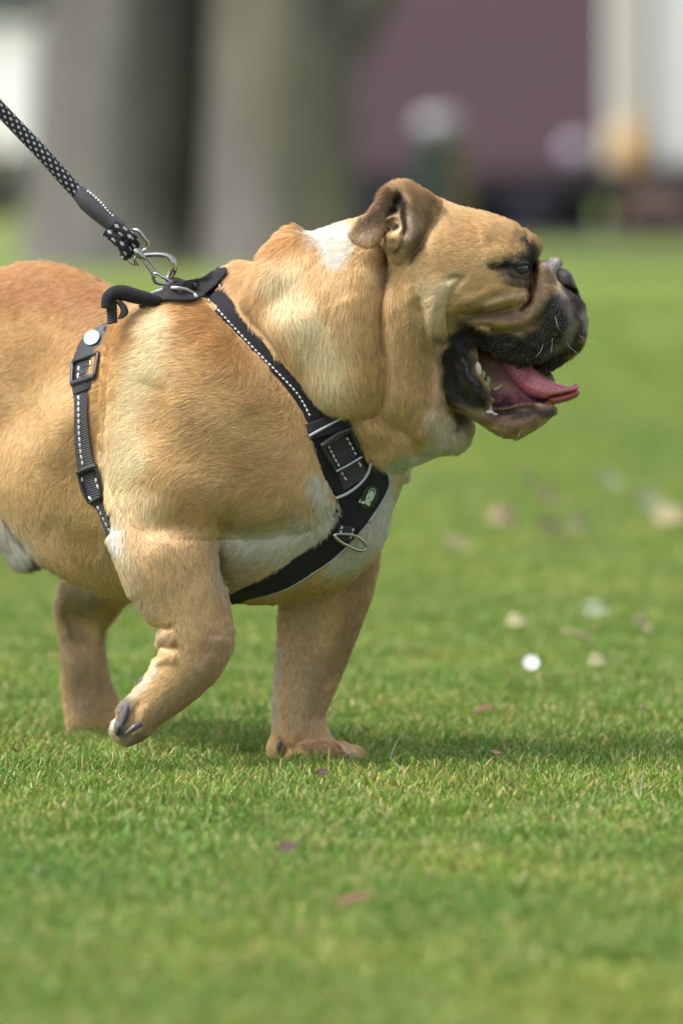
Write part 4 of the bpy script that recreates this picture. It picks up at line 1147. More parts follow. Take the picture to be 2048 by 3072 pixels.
BALD = [([(1690, 830), (1700, 865)], 26, None), ([(1557, 804)], 24, None), ([(1365, 1040), (1355, 1120), (1380, 1200), (1440, 1215)], 30, (-600, 300)), ([(1385, 1060), (1420, 1140), (1460, 1210)], 26, None), ([(1470, 1100), (1600, 1170)], 48, None),
        ([(1430, 1020), (1400, 1015)], 12, None), ([(1185, 620), (1190, 690)], 18, (-600, -100)), ([(376, 2135), (370, 2175)], 7, (-600, -100)), ([(1500, 1222), (1640, 1218)], 12, None), ([(1598, 860), (1590, 900)], 5, None)]

def make_fur(N):
    A = bodyP[bodyQ[:, 0]]; B = bodyP[bodyQ[:, 1]]; C_ = bodyP[bodyQ[:, 2]]; D_ = bodyP[bodyQ[:, 3]]
    nrm = np.cross(C_ - A, D_ - B); area = np.linalg.norm(nrm, axis=1); nrm /= area[:, None] + 1e-9
    cen = (A + B + C_ + D_) / 4
    g = F.grad(cen); sg = np.sign((g * nrm).sum(1)); 
    w = area * np.where(g[:, 2] < 0.35, 1.0, 0.22)
    w *= np.where(cen[:, 0] < -60, .3, 1)
    nearface = (cen[:, 2] < near_at(cen[:, 0], cen[:, 1]) + 60); w *= np.where(nearface, 1.0, .45)
    w *= np.where((cen[:, 0] > 1130) & nearface, 1.6, 1)
    # face gets shorter, denser hair
    idx = rng.choice(len(w), N, p=w / w.sum())
    u, v = rng.random((2, N, 1))
    R = A[idx] * (1 - u) * (1 - v) + B[idx] * u * (1 - v) + C_[idx] * u * v + D_[idx] * (1 - u) * v
    n = F.grad(R)
    # keep clear of the straps (only on the side they touch)
    keep = np.ones(N, bool)
    nt = near_at(R[:, 0], R[:, 1], TM)
    for poly, dfn in strap_polys:
        nt = near_at(R[:, 0], R[:, 1], TM) if dfn is None else dfn(R[:, 0], R[:, 1])
        lo, hi = (24, 70) if dfn is None else (60, 110)
        m = np.where((R[:, 0] > poly[:, 0].min()) & (R[:, 0] < poly[:, 0].max()) & (R[:, 1] > poly[:, 1].min()) & (R[:, 1] < poly[:, 1].max()) & (R[:, 2] < nt + hi) & (R[:, 2] > nt - lo))[0]
        if len(m):
            s = sdist(R[m, 0], R[m, 1], poly); keep[m[s < (-5 if dfn is None else -9)]] = False
    for line, r, dr in BALD:
        s = seg_dist(R[:, 0], R[:, 1], line if len(line) > 1 else line * 2); k = s < r
        if dr: k &= (R[:, 2] > dr[0]) & (R[:, 2] < dr[1])
        keep &= ~k
    R, n = R[keep], n[keep]; N = len(R)
    fl = np.array(FLOW); num = np.zeros((N, 2)); den = np.zeros(N)
    for x, y, a, b in fl:
        q = 1 / (((R[:, 0] - x) ** 2 + (R[:, 1] - y) ** 2) + 300) ** 1.6
        l = math.hypot(a, b); num[:, 0] += q * a / l; num[:, 1] += q * b / l; den += q
    num /= den[:, None]
    x, y = R[:, 0], R[:, 1]
    ang = .22 * np.sin(x * .021 + 2 * np.sin(y * .013)) + .18 * np.sin(y * .037 + 1.7 * np.sin(x * .029)) + rng.normal(0, .13, N)
    ca, sa = np.cos(ang), np.sin(ang)
    f3 = np.stack([num[:, 0] * ca - num[:, 1] * sa, num[:, 0] * sa + num[:, 1] * ca, np.full(N, .02)], 1)
    t = f3 - n * (f3 * n).sum(1, keepdims=True)
    t /= np.linalg.norm(t, axis=1, keepdims=True) + 1e-6
    Lf = np.ones(N)
    for line, r, f in LENG:
        s = seg_dist(R[:, 0], R[:, 1], line if len(line) > 1 else line * 2) / r
        wgt = 1 / (1 + np.exp((s - 1) * 6)); Lf = Lf * (1 - wgt) + f * wgt
    L = 31 * Lf * rng.uniform(.6, 1.15, N)
    L = np.where(F.grad(R)[:, 2] > -2, L, L)
    lift = (.10 + .13 * rng.random(N)) + .05 * (Lf > 1.2)
    # gather neighbouring strands into small locks
    cell = 13.0
    jx = np.floor(R[:, 0] / cell + .35 * np.sin(R[:, 1] / cell * 1.9)).astype(int); jy = np.floor(R[:, 1] / cell + .35 * np.sin(R[:, 0] / cell * 1.7)).astype(int); jz = np.floor(R[:, 2] / (cell * 2)).astype(int)
    key = (jx * 73856093) ^ (jy * 19349663) ^ (jz * 83492791)
    uq, inv = np.unique(key, return_inverse=True)
    cnt = np.bincount(inv); cen = np.stack([np.bincount(inv, R[:, i]) / cnt for i in range(3)], 1)[inv]
    crand = rng.random(len(uq))[inv]; cr2 = rng.normal(0, 1, (len(uq), 3))[inv]
    clump = (cen - R) * (.4 * rng.random((N, 1)) + .05)
    d0 = t + n * (lift * 1.8)[:, None]; d1 = t + n * (lift * .8)[:, None]; d2 = t + n * (lift * .15)[:, None] + cr2 * .06
    P0 = R - n * 2; P1 = P0 + d0 * (L * .3)[:, None] + n * 1.5; P2 = P1 + d1 * (L * .35)[:, None] + clump * .5; P3 = P2 + d2 * (L * .35)[:, None] + clump * .5
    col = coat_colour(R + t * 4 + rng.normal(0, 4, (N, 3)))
    br = np.clip(1 + .13 * rng.normal(size=N) + .22 * (crand - .5), .5, 1.6)
    col = col * br[:, None]
    # scattered darker guard hairs and sun-bleached ones
    q = rng.random(N); lum = col.mean(1)
    mz = (lum < .06) & (R[:, 0] > 1400) & (R[:, 1] > 860) & (R[:, 1] < 1110) & (q < .10 + .30 * np.clip((R[:, 0] - 1560) / 160, 0, 1))
    col[mz] = np.array((.20, .19, .19)) * rng.uniform(.5, 1.6, (mz.sum(), 1))
    col[(q < .05) & (lum > .12)] *= .6
    col[(q > .94) & (lum > .12)] = col[(q > .94) & (lum > .12)] * .7 + np.array((.26, .23, .18))
    col = np.clip(col, 0.006, .88)
    pts = np.stack([P0, P1, P2, P3], 1)
    wp = W(pts.reshape(-1, 3)).astype(np.float32)
    hc = bpy.data.hair_curves.new('fur')
    hc.add_curves([4] * N)
    hc.attributes['position'].data.foreach_set('vector', wp.ravel()) if 'position' in hc.attributes else hc.points.foreach_set('position', wp.ravel())
    ra = hc.attributes.get('radius') or hc.attributes.new('radius', 'FLOAT', 'POINT')
    th = (0.00014 * (.55 + .45 * np.clip(Lf, .3, 1)))[:, None] * np.array([1.0, .9, .6, .12])[None, :] * rng.uniform(.75, 1.25, (N, 1))
    ra.data.foreach_set('value', th.astype(np.float32).ravel())
    ca_ = hc.attributes.new('coat', 'FLOAT_COLOR', 'CURVE')
    c4 = np.ones((N, 4), dtype=np.float32); c4[:, :3] = col; ca_.data.foreach_set('color', c4.ravel())
    na = hc.attributes.new('skin_normal', 'FLOAT_VECTOR', 'CURVE')
    nw = -0 + np.stack([n[:, 0], n[:, 2], -n[:, 1]], 1).astype(np.float32); na.data.foreach_set('vector', nw.ravel())
    m, nn, l, b = new_mat('fur')
    a = nn.new('ShaderNodeAttribute'); a.attribute_name = 'coat'
    l.new(a.outputs['Color'], b.inputs['Base Color'])
    b.inputs['Roughness'].default_value = .5; b.inputs['Specular IOR Level'].default_value = .3
    tl = nn.new('ShaderNodeBsdfTranslucent'); l.new(a.outputs['Color'], tl.inputs['Color'])
    ms = nn.new('ShaderNodeMixShader'); ms.inputs[0].default_value = .25; l.new(b.outputs[0], ms.inputs[1]); l.new(tl.outputs[0], ms.inputs[2]); l.new(ms.outputs[0], nn['Material Output'].inputs['Surface'])
    a2 = nn.new('ShaderNodeAttribute'); a2.attribute_name = 'skin_normal'
    ge = nn.new('ShaderNodeNewGeometry')
    mx = nn.new('ShaderNodeMix'); mx.data_type = 'VECTOR'; mx.inputs['Factor'].default_value = .62
    l.new(ge.outputs['Normal'], mx.inputs['A']); l.new(a2.outputs['Vector'], mx.inputs['B'])
    nz = nn.new('ShaderNodeVectorMath'); nz.operation = 'NORMALIZE'
    l.new(mx.outputs['Result'], nz.inputs[0]); l.new(nz.outputs[0], b.inputs['Normal'])
    hc.materials.append(m)
    o = bpy.data.objects.new('fur', hc); COL.objects.link(o)
    o.parent = dog; o.matrix_parent_inverse = dog.matrix_basis.inverted()
    tag(o, kind='stuff')
    print('FUR', N)
make_fur(560000)
# ================================================================== GROUND
def m_lawn():
    m, n, l, b = new_mat('lawn_ground')
    ge = n.new('ShaderNodeNewGeometry')
    mp = n.new('ShaderNodeMapping'); mp.inputs['Scale'].default_value = (1, .55, 1)
    l.new(ge.outputs['Position'], mp.inputs['Vector'])
    n1 = n.new('ShaderNodeTexNoise'); n1.inputs['Scale'].default_value = .55; n1.inputs['Detail'].default_value = 8; n1.inputs['Roughness'].default_value = .62
    n2 = n.new('ShaderNodeTexNoise'); n2.inputs['Scale'].default_value = 60; n2.inputs['Detail'].default_value = 5
    l.new(mp.outputs[0], n1.inputs['Vector']); l.new(ge.outputs['Position'], n2.inputs['Vector'])
    r = n.new('ShaderNodeValToRGB')
    e = r.color_ramp.elements
    e[0].position = .32; e[0].color = (0.105, 0.165, 0.032, 1)
    e[1].position = .70; e[1].color = (0.20, 0.235, 0.065, 1)
    x = e.new(.5); x.color = (0.145, 0.205, 0.04, 1)
    l.new(n1.outputs['Fac'], r.inputs['Fac'])
    mx = n.new('ShaderNodeMix'); mx.data_type = 'RGBA'; mx.blend_type = 'MULTIPLY'; mx.inputs['Factor'].default_value = .8
    r2 = n.new('ShaderNodeValToRGB'); r2.color_ramp.elements[0].position = .3; r2.color_ramp.elements[0].color = (.45, .45, .45, 1); r2.color_ramp.elements[1].position = .7; r2.color_ramp.elements[1].color = (1.25, 1.25, 1.2, 1)
    l.new(n2.outputs['Fac'], r2.inputs['Fac']); l.new(r.outputs['Color'], mx.inputs['A']); l.new(r2.outputs['Color'], mx.inputs['B'])
    l.new(mx.outputs['Result'], b.inputs['Base Color']); b.inputs['Roughness'].default_value = .95; b.inputs['Specular IOR Level'].default_value = .1
    return m
gx = np.linspace(-300, 300, 41); gy = np.concatenate([np.linspace(-12, 30, 43), np.geomspace(31, 900, 40)])
GX, GY = np.meshgrid(gx, gy, indexing='ij')
V_ = np.stack([GX, GY, np.zeros_like(GX)], 2).reshape(-1, 3); nY = len(gy)
Q_ = [(i * nY + j, (i + 1) * nY + j, (i + 1) * nY + j + 1, i * nY + j + 1) for i in range(40) for j in range(nY - 1)]
g = mesh_obj('lawn', V_, Q_, m_lawn()); tag(g, kind='structure')

# grass blades: clumps scattered over the near lawn
def m_blade():
    m = bpy.data.materials.new('grass_blade'); m.use_nodes = True
    n, l = m.node_tree.nodes, m.node_tree.links; n.clear()
    out = n.new('ShaderNodeOutputMaterial')
    a = n.new('ShaderNodeAttribute'); a.attribute_name = 'coat'
    ge = n.new('ShaderNodeNewGeometry')
    nz = n.new('ShaderNodeTexNoise'); nz.inputs['Scale'].default_value = 2.6; nz.inputs['Detail'].default_value = 5; nz.inputs['Roughness'].default_value = .65
    l.new(ge.outputs['Position'], nz.inputs['Vector'])
    r = n.new('ShaderNodeValToRGB'); e = r.color_ramp.elements
    e[0].position = .32; e[0].color = (.62, .80, .62, 1); e[1].position = .68; e[1].color = (1.35, 1.12, 1.0, 1)
    x = e.new(.5); x.color = (1.0, 1.0, .9, 1)
    l.new(nz.outputs['Fac'], r.inputs['Fac'])
    mx = n.new('ShaderNodeMix'); mx.data_type = 'RGBA'; mx.blend_type = 'MULTIPLY'; mx.inputs['Factor'].default_value = 1
    l.new(a.outputs['Color'], mx.inputs['A']); l.new(r.outputs['Color'], mx.inputs['B'])
    p = n.new('ShaderNodeBsdfPrincipled'); p.inputs['Roughness'].default_value = .45; p.inputs['Specular IOR Level'].default_value = .35
    t = n.new('ShaderNodeBsdfTranslucent'); ms = n.new('ShaderNodeMixShader'); ms.inputs[0].default_value = .35
    l.new(mx.outputs['Result'], p.inputs['Base Color']); l.new(mx.outputs['Result'], t.inputs['Color'])
    l.new(p.outputs[0], ms.inputs[1]); l.new(t.outputs[0], ms.inputs[2]); l.new(ms.outputs[0], out.inputs['Surface'])
    return m
M_blade = m_blade()
def clump(seed, nb, rad, h0, h1):
    r = np.random.default_rng(seed)
    Vs, Fs, Cs = [], [], []
    for i in range(nb):
        rr = rad * math.sqrt(r.random()); an = r.random() * 6.283
        bx, by = rr * math.cos(an), rr * math.sin(an)
        h = r.uniform(h0, h1); w = r.uniform(.0005, .00095); face = r.random() * 3.14; bend = r.uniform(.1, .9) * h; bd = r.random() * 6.283
        q = r.random()
        if q < .14: c = np.array((0.36, 0.34, 0.12))
        elif q < .20: c = np.array((0.42, 0.36, 0.20))
        elif q < .5: c = np.array((0.18, 0.29, 0.052))
        else: c = np.array((0.125, 0.23, 0.04))
        c = c * r.uniform(.75, 1.3)
        dx, dy = math.cos(face) * w, math.sin(face) * w
        o = len(Vs)
        for t in (0, .45, .8):
            k = bend * t * t; ww = 1 - .35 * t
            cx, cy, cz = bx + math.cos(bd) * k, by + math.sin(bd) * k, h * t * (1 - .12 * t)
            Vs += [(cx - dx * ww, cy - dy * ww, cz), (cx + dx * ww, cy + dy * ww, cz)]
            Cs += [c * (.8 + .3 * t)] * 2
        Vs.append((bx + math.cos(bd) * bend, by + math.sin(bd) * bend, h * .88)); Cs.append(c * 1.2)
        Fs += [(o, o + 1, o + 3, o + 2), (o + 2, o + 3, o + 5, o + 4), (o + 4, o + 5, o + 6)]
    me = bpy.data.meshes.new('grass_clump'); me.from_pydata(Vs, [], Fs); me.update()
    ca = me.color_attributes.new('coat', 'FLOAT_COLOR', 'POINT'); c4 = np.ones((len(Vs), 4), dtype=np.float32); c4[:, :3] = np.array(Cs); ca.data.foreach_set('color', c4.ravel())
    me.materials.append(M_blade)
    return bpy.data.objects.new('grass_clump', me)
cc = bpy.data.collections.new('grass_clumps')
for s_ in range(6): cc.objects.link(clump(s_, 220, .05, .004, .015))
pts, sc = [], []
PAWS = [(*W([(930, 2260, 250)])[0][:2], .055), (*W([(1030, 2260, 250)])[0][:2], .04), (*W([(280, 2200, 1160)])[0][:2], .05)]
def scatter(y0, y1, dens, s0, s1):
    yy = np.arange(y0, y1, .25)
    for y in yy:
        hw = .45 + .125 * (y + CAM_D)
        n_ = rng.poisson(dens * .25 * 2 * hw)
        for _ in range(n_):
            q = (rng.uniform(-hw, hw), y + rng.random() * .25, -.001); k_ = 1.0
            for (fx, fy, fr) in PAWS:
                if math.hypot(q[0] - fx, (q[1] - fy)) < fr: k_ = .42
            pts.append(q); sc.append(rng.uniform(s0, s1) * k_)
scatter(-2.4, -.75, 900, .8, 1.1)
scatter(-.75, .75, 780, .7, 1.12)
scatter(.75, 3.5, 480, .8, 1.15)
scatter(3.5, 6, 260, .9, 1.3)
scatter(6, 9, 150, 1.1, 1.5)
scatter(9, 13, 70, 1.2, 1.7)
scatter(13, 20, 22, 1.4, 2.0)

gp = bpy.data.meshes.new('grass'); gp.from_pydata(pts, [], [])
at_ = gp.attributes.new('size', 'FLOAT', 'POINT'); at_.data.foreach_set('value', np.array(sc, dtype=np.float32))
go = bpy.data.objects.new('grass', gp); COL.objects.link(go); tag(go, 'short mown green lawn grass with yellowish blades', 'grass', kind='stuff')
ng = bpy.data.node_groups.new('scatter_grass', 'GeometryNodeTree')
ng.interface.new_socket('Geometry', in_out='INPUT', socket_type='NodeSocketGeometry'); ng.interface.new_socket('Geometry', in_out='OUTPUT', socket_type='NodeSocketGeometry')
N_ = ng.nodes; gi = N_.new('NodeGroupInput'); gout = N_.new('NodeGroupOutput')
ci = N_.new('GeometryNodeCollectionInfo'); ci.inputs['Collection'].default_value = cc; ci.inputs['Separate Children'].default_value = True; ci.inputs['Reset Children'].default_value = True
ip = N_.new('GeometryNodeInstanceOnPoints'); ip.inputs['Pick Instance'].default_value = True
rv = N_.new('FunctionNodeRandomValue'); rv.data_type = 'FLOAT_VECTOR'; rv.inputs['Max'].default_value = (.12, .12, 6.283); rv.inputs['Min'].default_value = (-.12, -.12, 0)
na_ = N_.new('GeometryNodeInputNamedAttribute'); na_.data_type = 'FLOAT'; na_.inputs['Name'].default_value = 'size'
L_ = ng.links
L_.new(gi.outputs[0], ip.inputs['Points']); L_.new(ci.outputs[0], ip.inputs['Instance']); L_.new(rv.outputs['Value'], ip.inputs['Rotation']); L_.new(na_.outputs['Attribute'], ip.inputs['Scale']); L_.new(ip.outputs[0], gout.inputs[0])
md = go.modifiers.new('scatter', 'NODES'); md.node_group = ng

_v = [(-40, 40.6, .004), (40, 40.6, .004), (40, 75, .004), (-40, 75, .004)]
tag(mesh_obj('added_dark_strip', [(-1.2, 38.0, .004), (1.2, 37.8, .004), (9, 38.1, .004), (26, 38, .004), (26, 56, .004), (-1.4, 56, .004)], [(0, 1, 2, 3, 4, 5)], simple_mat('dark_strip_tone', (.03, .03, .032), rough=.9, noise=.3, nscale=2)), kind='structure')  # flat dark sheet added to darken the lawn like shade below the trailer
# ------------------------------------------------------------------ fallen leaves and small things in the grass
leafmats = {}
def leaf(X, V, size, col, rotz, label, aspect=.5, tilt=.35, h=.016, group=None, name='fallen_leaf', cat='leaf'):
    p = ground_pt(X, V, h); size *= (.85 if V < 1950 else .85)
    if col not in leafmats: leafmats[col] = simple_mat('dry_leaf', col, rough=.7, noise=.35, nscale=90, bump=.5, bscale=300)
    n = 14; Vs = []; 
    for s in (0, 1):
        for i in range(n + 1):
            t = i / n; w = aspect * .5 * math.sin(math.pi * t) ** .8 * (1 + .12 * math.sin(9 * t + X)) 
            for u in (-1, -.5, 0, .5, 1):
                z = .22 * abs(u) ** 1.5 * w * 2 + .18 * math.sin(t * 3 + X) - s * .012
                Vs.append(((t - .5) * size, u * w * size, z * size))
    F_ = []; m5 = 5 * (n + 1)
    for i in range(n):
        for j in range(4):
            a = i * 5 + j; F_.append((a, a + 1, a + 6, a + 5)); F_.append((m5 + a, m5 + a + 5, m5 + a + 6, m5 + a + 1))
        for a, b in ((i * 5, (i + 1) * 5), ((i + 1) * 5 + 4, i * 5 + 4)): F_.append((a, b, m5 + b, m5 + a))
    o = mesh_obj(name, Vs, F_, leafmats[col]); o.location = p; o.rotation_euler = (tilt, .15, rotz)
    return tag(o, label, cat, group)
RUST = (0.13, 0.055, 0.032); DKR = (0.06, 0.03, 0.028); TANL = (0.27, 0.20, 0.12); PINKL = (0.20, 0.115, 0.095); PALE = (0.16, 0.185, 0.09); DBR = (0.10, 0.065, 0.045)
G = 'fallen leaves on the lawn'
for a in [(965, 2316, .016, DKR, .3, 'dark red curled leaf in the grass just in front of the planted forepaw', .7, .5, .014),
          (1536, 2352, .016, PINKL, 1.2, 'pointed purple-pink leaf in the sharp grass right of the dog', .6, .9, .016),
          (46, 2250, .012, RUST, .8, 'tiny rust leaf in the grass at the left edge', .6, .6, .016),
          (1450, 2130, .024, RUST, .1, 'rust brown leaf lying behind the sharp band of grass below the dog chin', .5, .3, .016),
          (1486, 2254, .012, PINKL, .2, 'small pinkish leaf in the shadow right of the forepaw', .6, .5, .016),
          (1528, 2238, .010, PINKL, 1.0, 'tiny upright pink leaf beside the shadow right of the forepaw', .6, .9, .018),
          (865, 2538, .022, DKR, .5, 'blurred dark purple leaf in the foreground grass left of centre', .6, .4, .018),
          (1060, 2696, .032, RUST, .05, 'blurred reddish brown leaf lowest in the foreground', .4, .3, .018),
          (1735, 1924, .050, TANL, .05, 'long tan leaf lying flat behind the white daisy', .35, .2, .016),
          (1502, 1562, .055, TANL, .4, 'round tan leaf left of the dark leaf on the far lawn', .8, .9, .03),
          (1640, 1508, .060, (0.27, 0.20, 0.12), 1.2, 'pinkish tan leaf topmost of the leaf cluster behind the jaw', .8, 1.0, .03),
          (1655, 1578, .060, DBR, .2, 'dark brown leaf in the middle of the leaf cluster', .6, .5, .02),
          (1735, 1588, .060, (0.25, 0.22, 0.12), .8, 'tan leaf right of the dark leaf in the cluster', .8, .9, .03),
          (1372, 1630, .055, (0.32, 0.27, 0.15), .3, 'faint olive brown leaf in front of the dog chest on the far lawn', .6, .6, .02),
          (1945, 1496, .065, PALE, .4, 'pale round leaf at the right edge of the far lawn', .8, .9, .03),
          (1825, 1436, .065, (0.20, 0.25, 0.12), .4, 'pale green leaf farther back than the pale round leaf', .7, .8, .03),
          (1585, 1452, .065, (0.19, 0.23, 0.09), .6, 'faint pale leaf directly below the dog chin', .8, .8, .03),
          (1783, 1832, .036, (0.17, 0.22, 0.12), .6, 'pale green-white leaf above the long tan leaf', .8, .8, .03),
          (1925, 1872, .034, (0.40, 0.32, 0.20), .6, 'small tan leaf right of the long tan leaf', .8, .8, .024),
          (1790, 1990, .026, (0.22, 0.22, 0.11), .6, 'faint brownish leaf level with the daisy on its right', .8, .6, .02),
          (1930, 2132, .018, PINKL, .6, 'small pink leaf in the grass near the right edge', .5, .5, .018),
          (1545, 1870, .028, (0.30, 0.28, 0.15), .6, 'faint brownish leaf left above the daisy', .8, .7, .02),
          (1510, 2762, .018, (0.45, 0.42, 0.12), .6, 'blurred yellow leaf in the right foreground grass', .7, .7, .018),
          (2010, 1560, .06, (0.26, 0.22, 0.12), .3, 'brownish leaf on the far lawn at the right border of the picture', .7, .7, .02)]:
    leaf(*a[:6], aspect=a[6], tilt=a[7], h=a[8], group=G)
# daisy
dp = ground_pt(1592, 1994, .022)
daisy = empty('daisy', dp, 'small bright white daisy alone in the lawn right of the dog', 'flower')
M_pet = simple_mat('daisy_petal', (0.62, 0.62, 0.64), rough=.5)
for i in range(14):
    a = i / 14 * 6.283; c_, s_ = math.cos(a) * .8, math.sin(a) * .8
    Vs = [(.002 * c_ - .0015 * s_, .002 * s_ + .0015 * c_, 0), (.002 * c_ + .0015 * s_, .002 * s_ - .0015 * c_, 0), (.0085 * c_ + .0020 * s_, .0085 * s_ - .0020 * c_, .002), (.0105 * c_, .0105 * s_, .0026), (.0085 * c_ - .0020 * s_, .0085 * s_ + .0020 * c_, .002)]
    Vs = [(x, y * .5 - z * .0, z + y * .85) for x, y, z in Vs]; Vs += [(x, y + .0004, z) for x, y, z in Vs]
    mesh_obj('petal', np.array(Vs) + np.array(dp), [(0, 1, 2, 3, 4), (9, 8, 7, 6, 5), (0, 5, 6, 1), (1, 6, 7, 2), (2, 7, 8, 3), (3, 8, 9, 4), (4, 9, 5, 0)], M_pet, daisy, False)
def lathe(prof, seg=24):
    V_, F_ = [], []
    for r, z in prof:
        for k in range(seg): V_.append((r * math.cos(6.28319 * k / seg), r * math.sin(6.28319 * k / seg), z))
    for i in range(len(prof) - 1):
        for k in range(seg): F_.append((i * seg + k, i * seg + (k + 1) % seg, (i + 1) * seg + (k + 1) % seg, (i + 1) * seg + k))
    F_.append(tuple(range(seg))[::-1]); F_.append(tuple((len(prof) - 1) * seg + k for k in range(seg)))
    return np.array(V_), F_
v_, f_ = lathe([(.0004, -.001), (.002, -.0008), (.0024, .0006), (.0012, .0016)], 12)
mesh_obj('flower_centre', v_ * .6 + np.array(dp) + (0, .0, .0005), f_, simple_mat('daisy_centre', (.5, .36, .05)), daisy)
v_, f_ = lathe([(.0006, -.022), (.0006, 0)], 6); mesh_obj('stem', v_ + np.array(dp) + (0, .001, 0), f_, simple_mat('daisy_stem', (.08, .16, .03)), daisy)
# pale dry stalks
M_dry = simple_mat('dry_stalk', (.55, .54, .42), rough=.6)
def stalk(X, V, dx, hgt, label, mat=M_dry, w=.0012, name='dry_stalk'):
    p = ground_pt(X, V, 0); Vs, F_ = [], []
    for i in range(6):
        t = i / 5; x = dx * t * t; z = hgt * t; ww = w * (1 - .8 * t)
        for a in range(3): Vs.append((p.x + x + ww * math.cos(a * 2.1), p.y + ww * math.sin(a * 2.1), z))
    for i in range(5):
        for a in range(3): F_.append((i * 3 + a, i * 3 + (a + 1) % 3, i * 3 + 3 + (a + 1) % 3, i * 3 + 3 + a))
    o = mesh_obj(name, Vs, F_, mat); return tag(o, label, 'grass stalk')
stalk(1168, 2300, .016, .034, 'thin pale leaning grass stalk right of the planted forepaw')
stalk(1920, 2408, .003, .030, 'pale upright dry blade in the sharp grass near the right edge')
stalk(1912, 2412, -.006, .022, 'shorter pale dry blade leaning left near the right edge')
stalk(984, 2318, .001, .022, 'broad yellow blade in front of the planted forepaw', simple_mat('yellow_blade', (.55, .50, .10)), w=.0022)
stalk(1210, 2330, -.012, .016, 'small bent pale blade close to the toes of the planted paw')
stalk(612, 2230, .016, .012, 'dark dry twig lying in the shaded grass behind the raised paw', simple_mat('twig', (.10, .06, .04)), name='twig')

# ================================================================== TREES
def m_bark(c0, c1, name='bark'):
    m, n, l, b = new_mat(name)
    tc = n.new('ShaderNodeTexCoord'); mp = n.new('ShaderNodeMapping'); mp.inputs['Scale'].default_value = (1, 1, .32)
    l.new(tc.outputs['Object'], mp.inputs['Vector'])
    n1 = n.new('ShaderNodeTexNoise'); n1.inputs['Scale'].default_value = 1.5; n1.inputs['Detail'].default_value = 8; n1.inputs['Roughness'].default_value = .62
    n2 = n.new('ShaderNodeTexNoise'); n2.inputs['Scale'].default_value = 1.6; n2.inputs['Detail'].default_value = 3
    l.new(mp.outputs[0], n1.inputs['Vector']); l.new(mp.outputs[0], n2.inputs['Vector'])
    r = n.new('ShaderNodeValToRGB'); e = r.color_ramp.elements; e[0].position = .40; e[0].color = (*c0, 1); e[1].position = .58; e[1].color = (*c1, 1)
    l.new(n1.outputs['Fac'], r.inputs['Fac'])
    mx = n.new('ShaderNodeMix'); mx.data_type = 'RGBA'; mx.inputs['B'].default_value = (.13, .125, .055, 1)
    r2 = n.new('ShaderNodeValToRGB'); r2.color_ramp.elements[0].position = .5; r2.color_ramp.elements[1].position = .72; r2.color_ramp.elements[1].color = (.7, .7, .7, 1)
    l.new(n2.outputs['Fac'], r2.inputs['Fac']); l.new(r2.outputs['Color'], mx.inputs['Factor']); l.new(r.outputs['Color'], mx.inputs['A']); l.new(mx.outputs['Result'], b.inputs['Base Color'])
    bp = n.new('ShaderNodeBump'); bp.inputs['Strength'].default_value = 1; bp.inputs['Distance'].default_value = .05
    l.new(n1.outputs['Fac'], bp.inputs['Height']); l.new(bp.outputs['Normal'], b.inputs['Normal']); b.inputs['Roughness'].default_value = .9
    return m
M_bark = m_bark((.032, .031, .030), (.118, .112, .10))
M_leafg = simple_mat('tree_leaf', (.06, .10, .03), rough=.6, noise=.35, nscale=2)
def wtube(path, rad, mat, name, parent, seg=28, lump=.12, seed=0):
    """world-space limb with an uneven, fluted surface"""
    P = catmull(path, False, 6); n = len(P); R = np.interp(np.linspace(0, 1, n), np.linspace(0, 1, len(rad)), rad)
    T = np.gradient(P, axis=0); T /= np.linalg.norm(T, axis=1, keepdims=True)
    a = np.linspace(0, 6.28319, seg, endpoint=False); rs = np.random.default_rng(seed); ph = rs.random(8) * 6.28
    Vs = []
    v = np.cross(T[0], (.1, 1, .05)); v /= np.linalg.norm(v)
    for i in range(n):
        v = v - T[i] * (v @ T[i]); v /= np.linalg.norm(v); b = np.cross(T[i], v)
        z = i / n * 6
        lf = 1 + lump * (np.sin(3 * a + ph[0] + .5 * z) * .5 + np.sin(5 * a + ph[1] - .7 * z) * .35 + np.sin(9 * a + ph[2] + z) * .2 + np.sin(2 * z + ph[3] + 2 * a) * .3)
        Vs.append(P[i] + (np.cos(a)[:, None] * v + np.sin(a)[:, None] * b) * (R[i] * lf)[:, None])
    Vs = np.concatenate(Vs); F_ = [(i * seg + k, i * seg + (k + 1) % seg, (i + 1) * seg + (k + 1) % seg, (i + 1) * seg + k) for i in range(n - 1) for k in range(seg)]
    F_.append(tuple((n - 1) * seg + k for k in range(seg)))
    return mesh_obj(name, Vs, F_, mat, parent)
def crown(centres, nper, size, mat, name, parent, seed):
    r = np.random.default_rng(seed); n = nper * len(centres)
    c = np.repeat(np.array(centres, float), nper, 0)
    d = r.normal(size=(n, 3)); d /= np.linalg.norm(d, axis=1, keepdims=True); rad = c[:, 3:4] * r.random((n, 1)) ** .45
    p = c[:, :3] + d * rad * np.array((1, 1, .7))
    u = r.normal(size=(n, 3)); u /= np.linalg.norm(u, axis=1, keepdims=True); w = np.cross(u, r.normal(size=(n, 3))); w /= np.linalg.norm(w, axis=1, keepdims=True)
    s = size * r.uniform(.6, 1.3, (n, 1))
    V_ = np.stack([p - u * s, p + w * s * .45, p + u * s, p - w * s * .45], 1).reshape(-1, 3)
    return mesh_obj(name, V_, np.arange(4 * n).reshape(-1, 4), mat, parent, False)
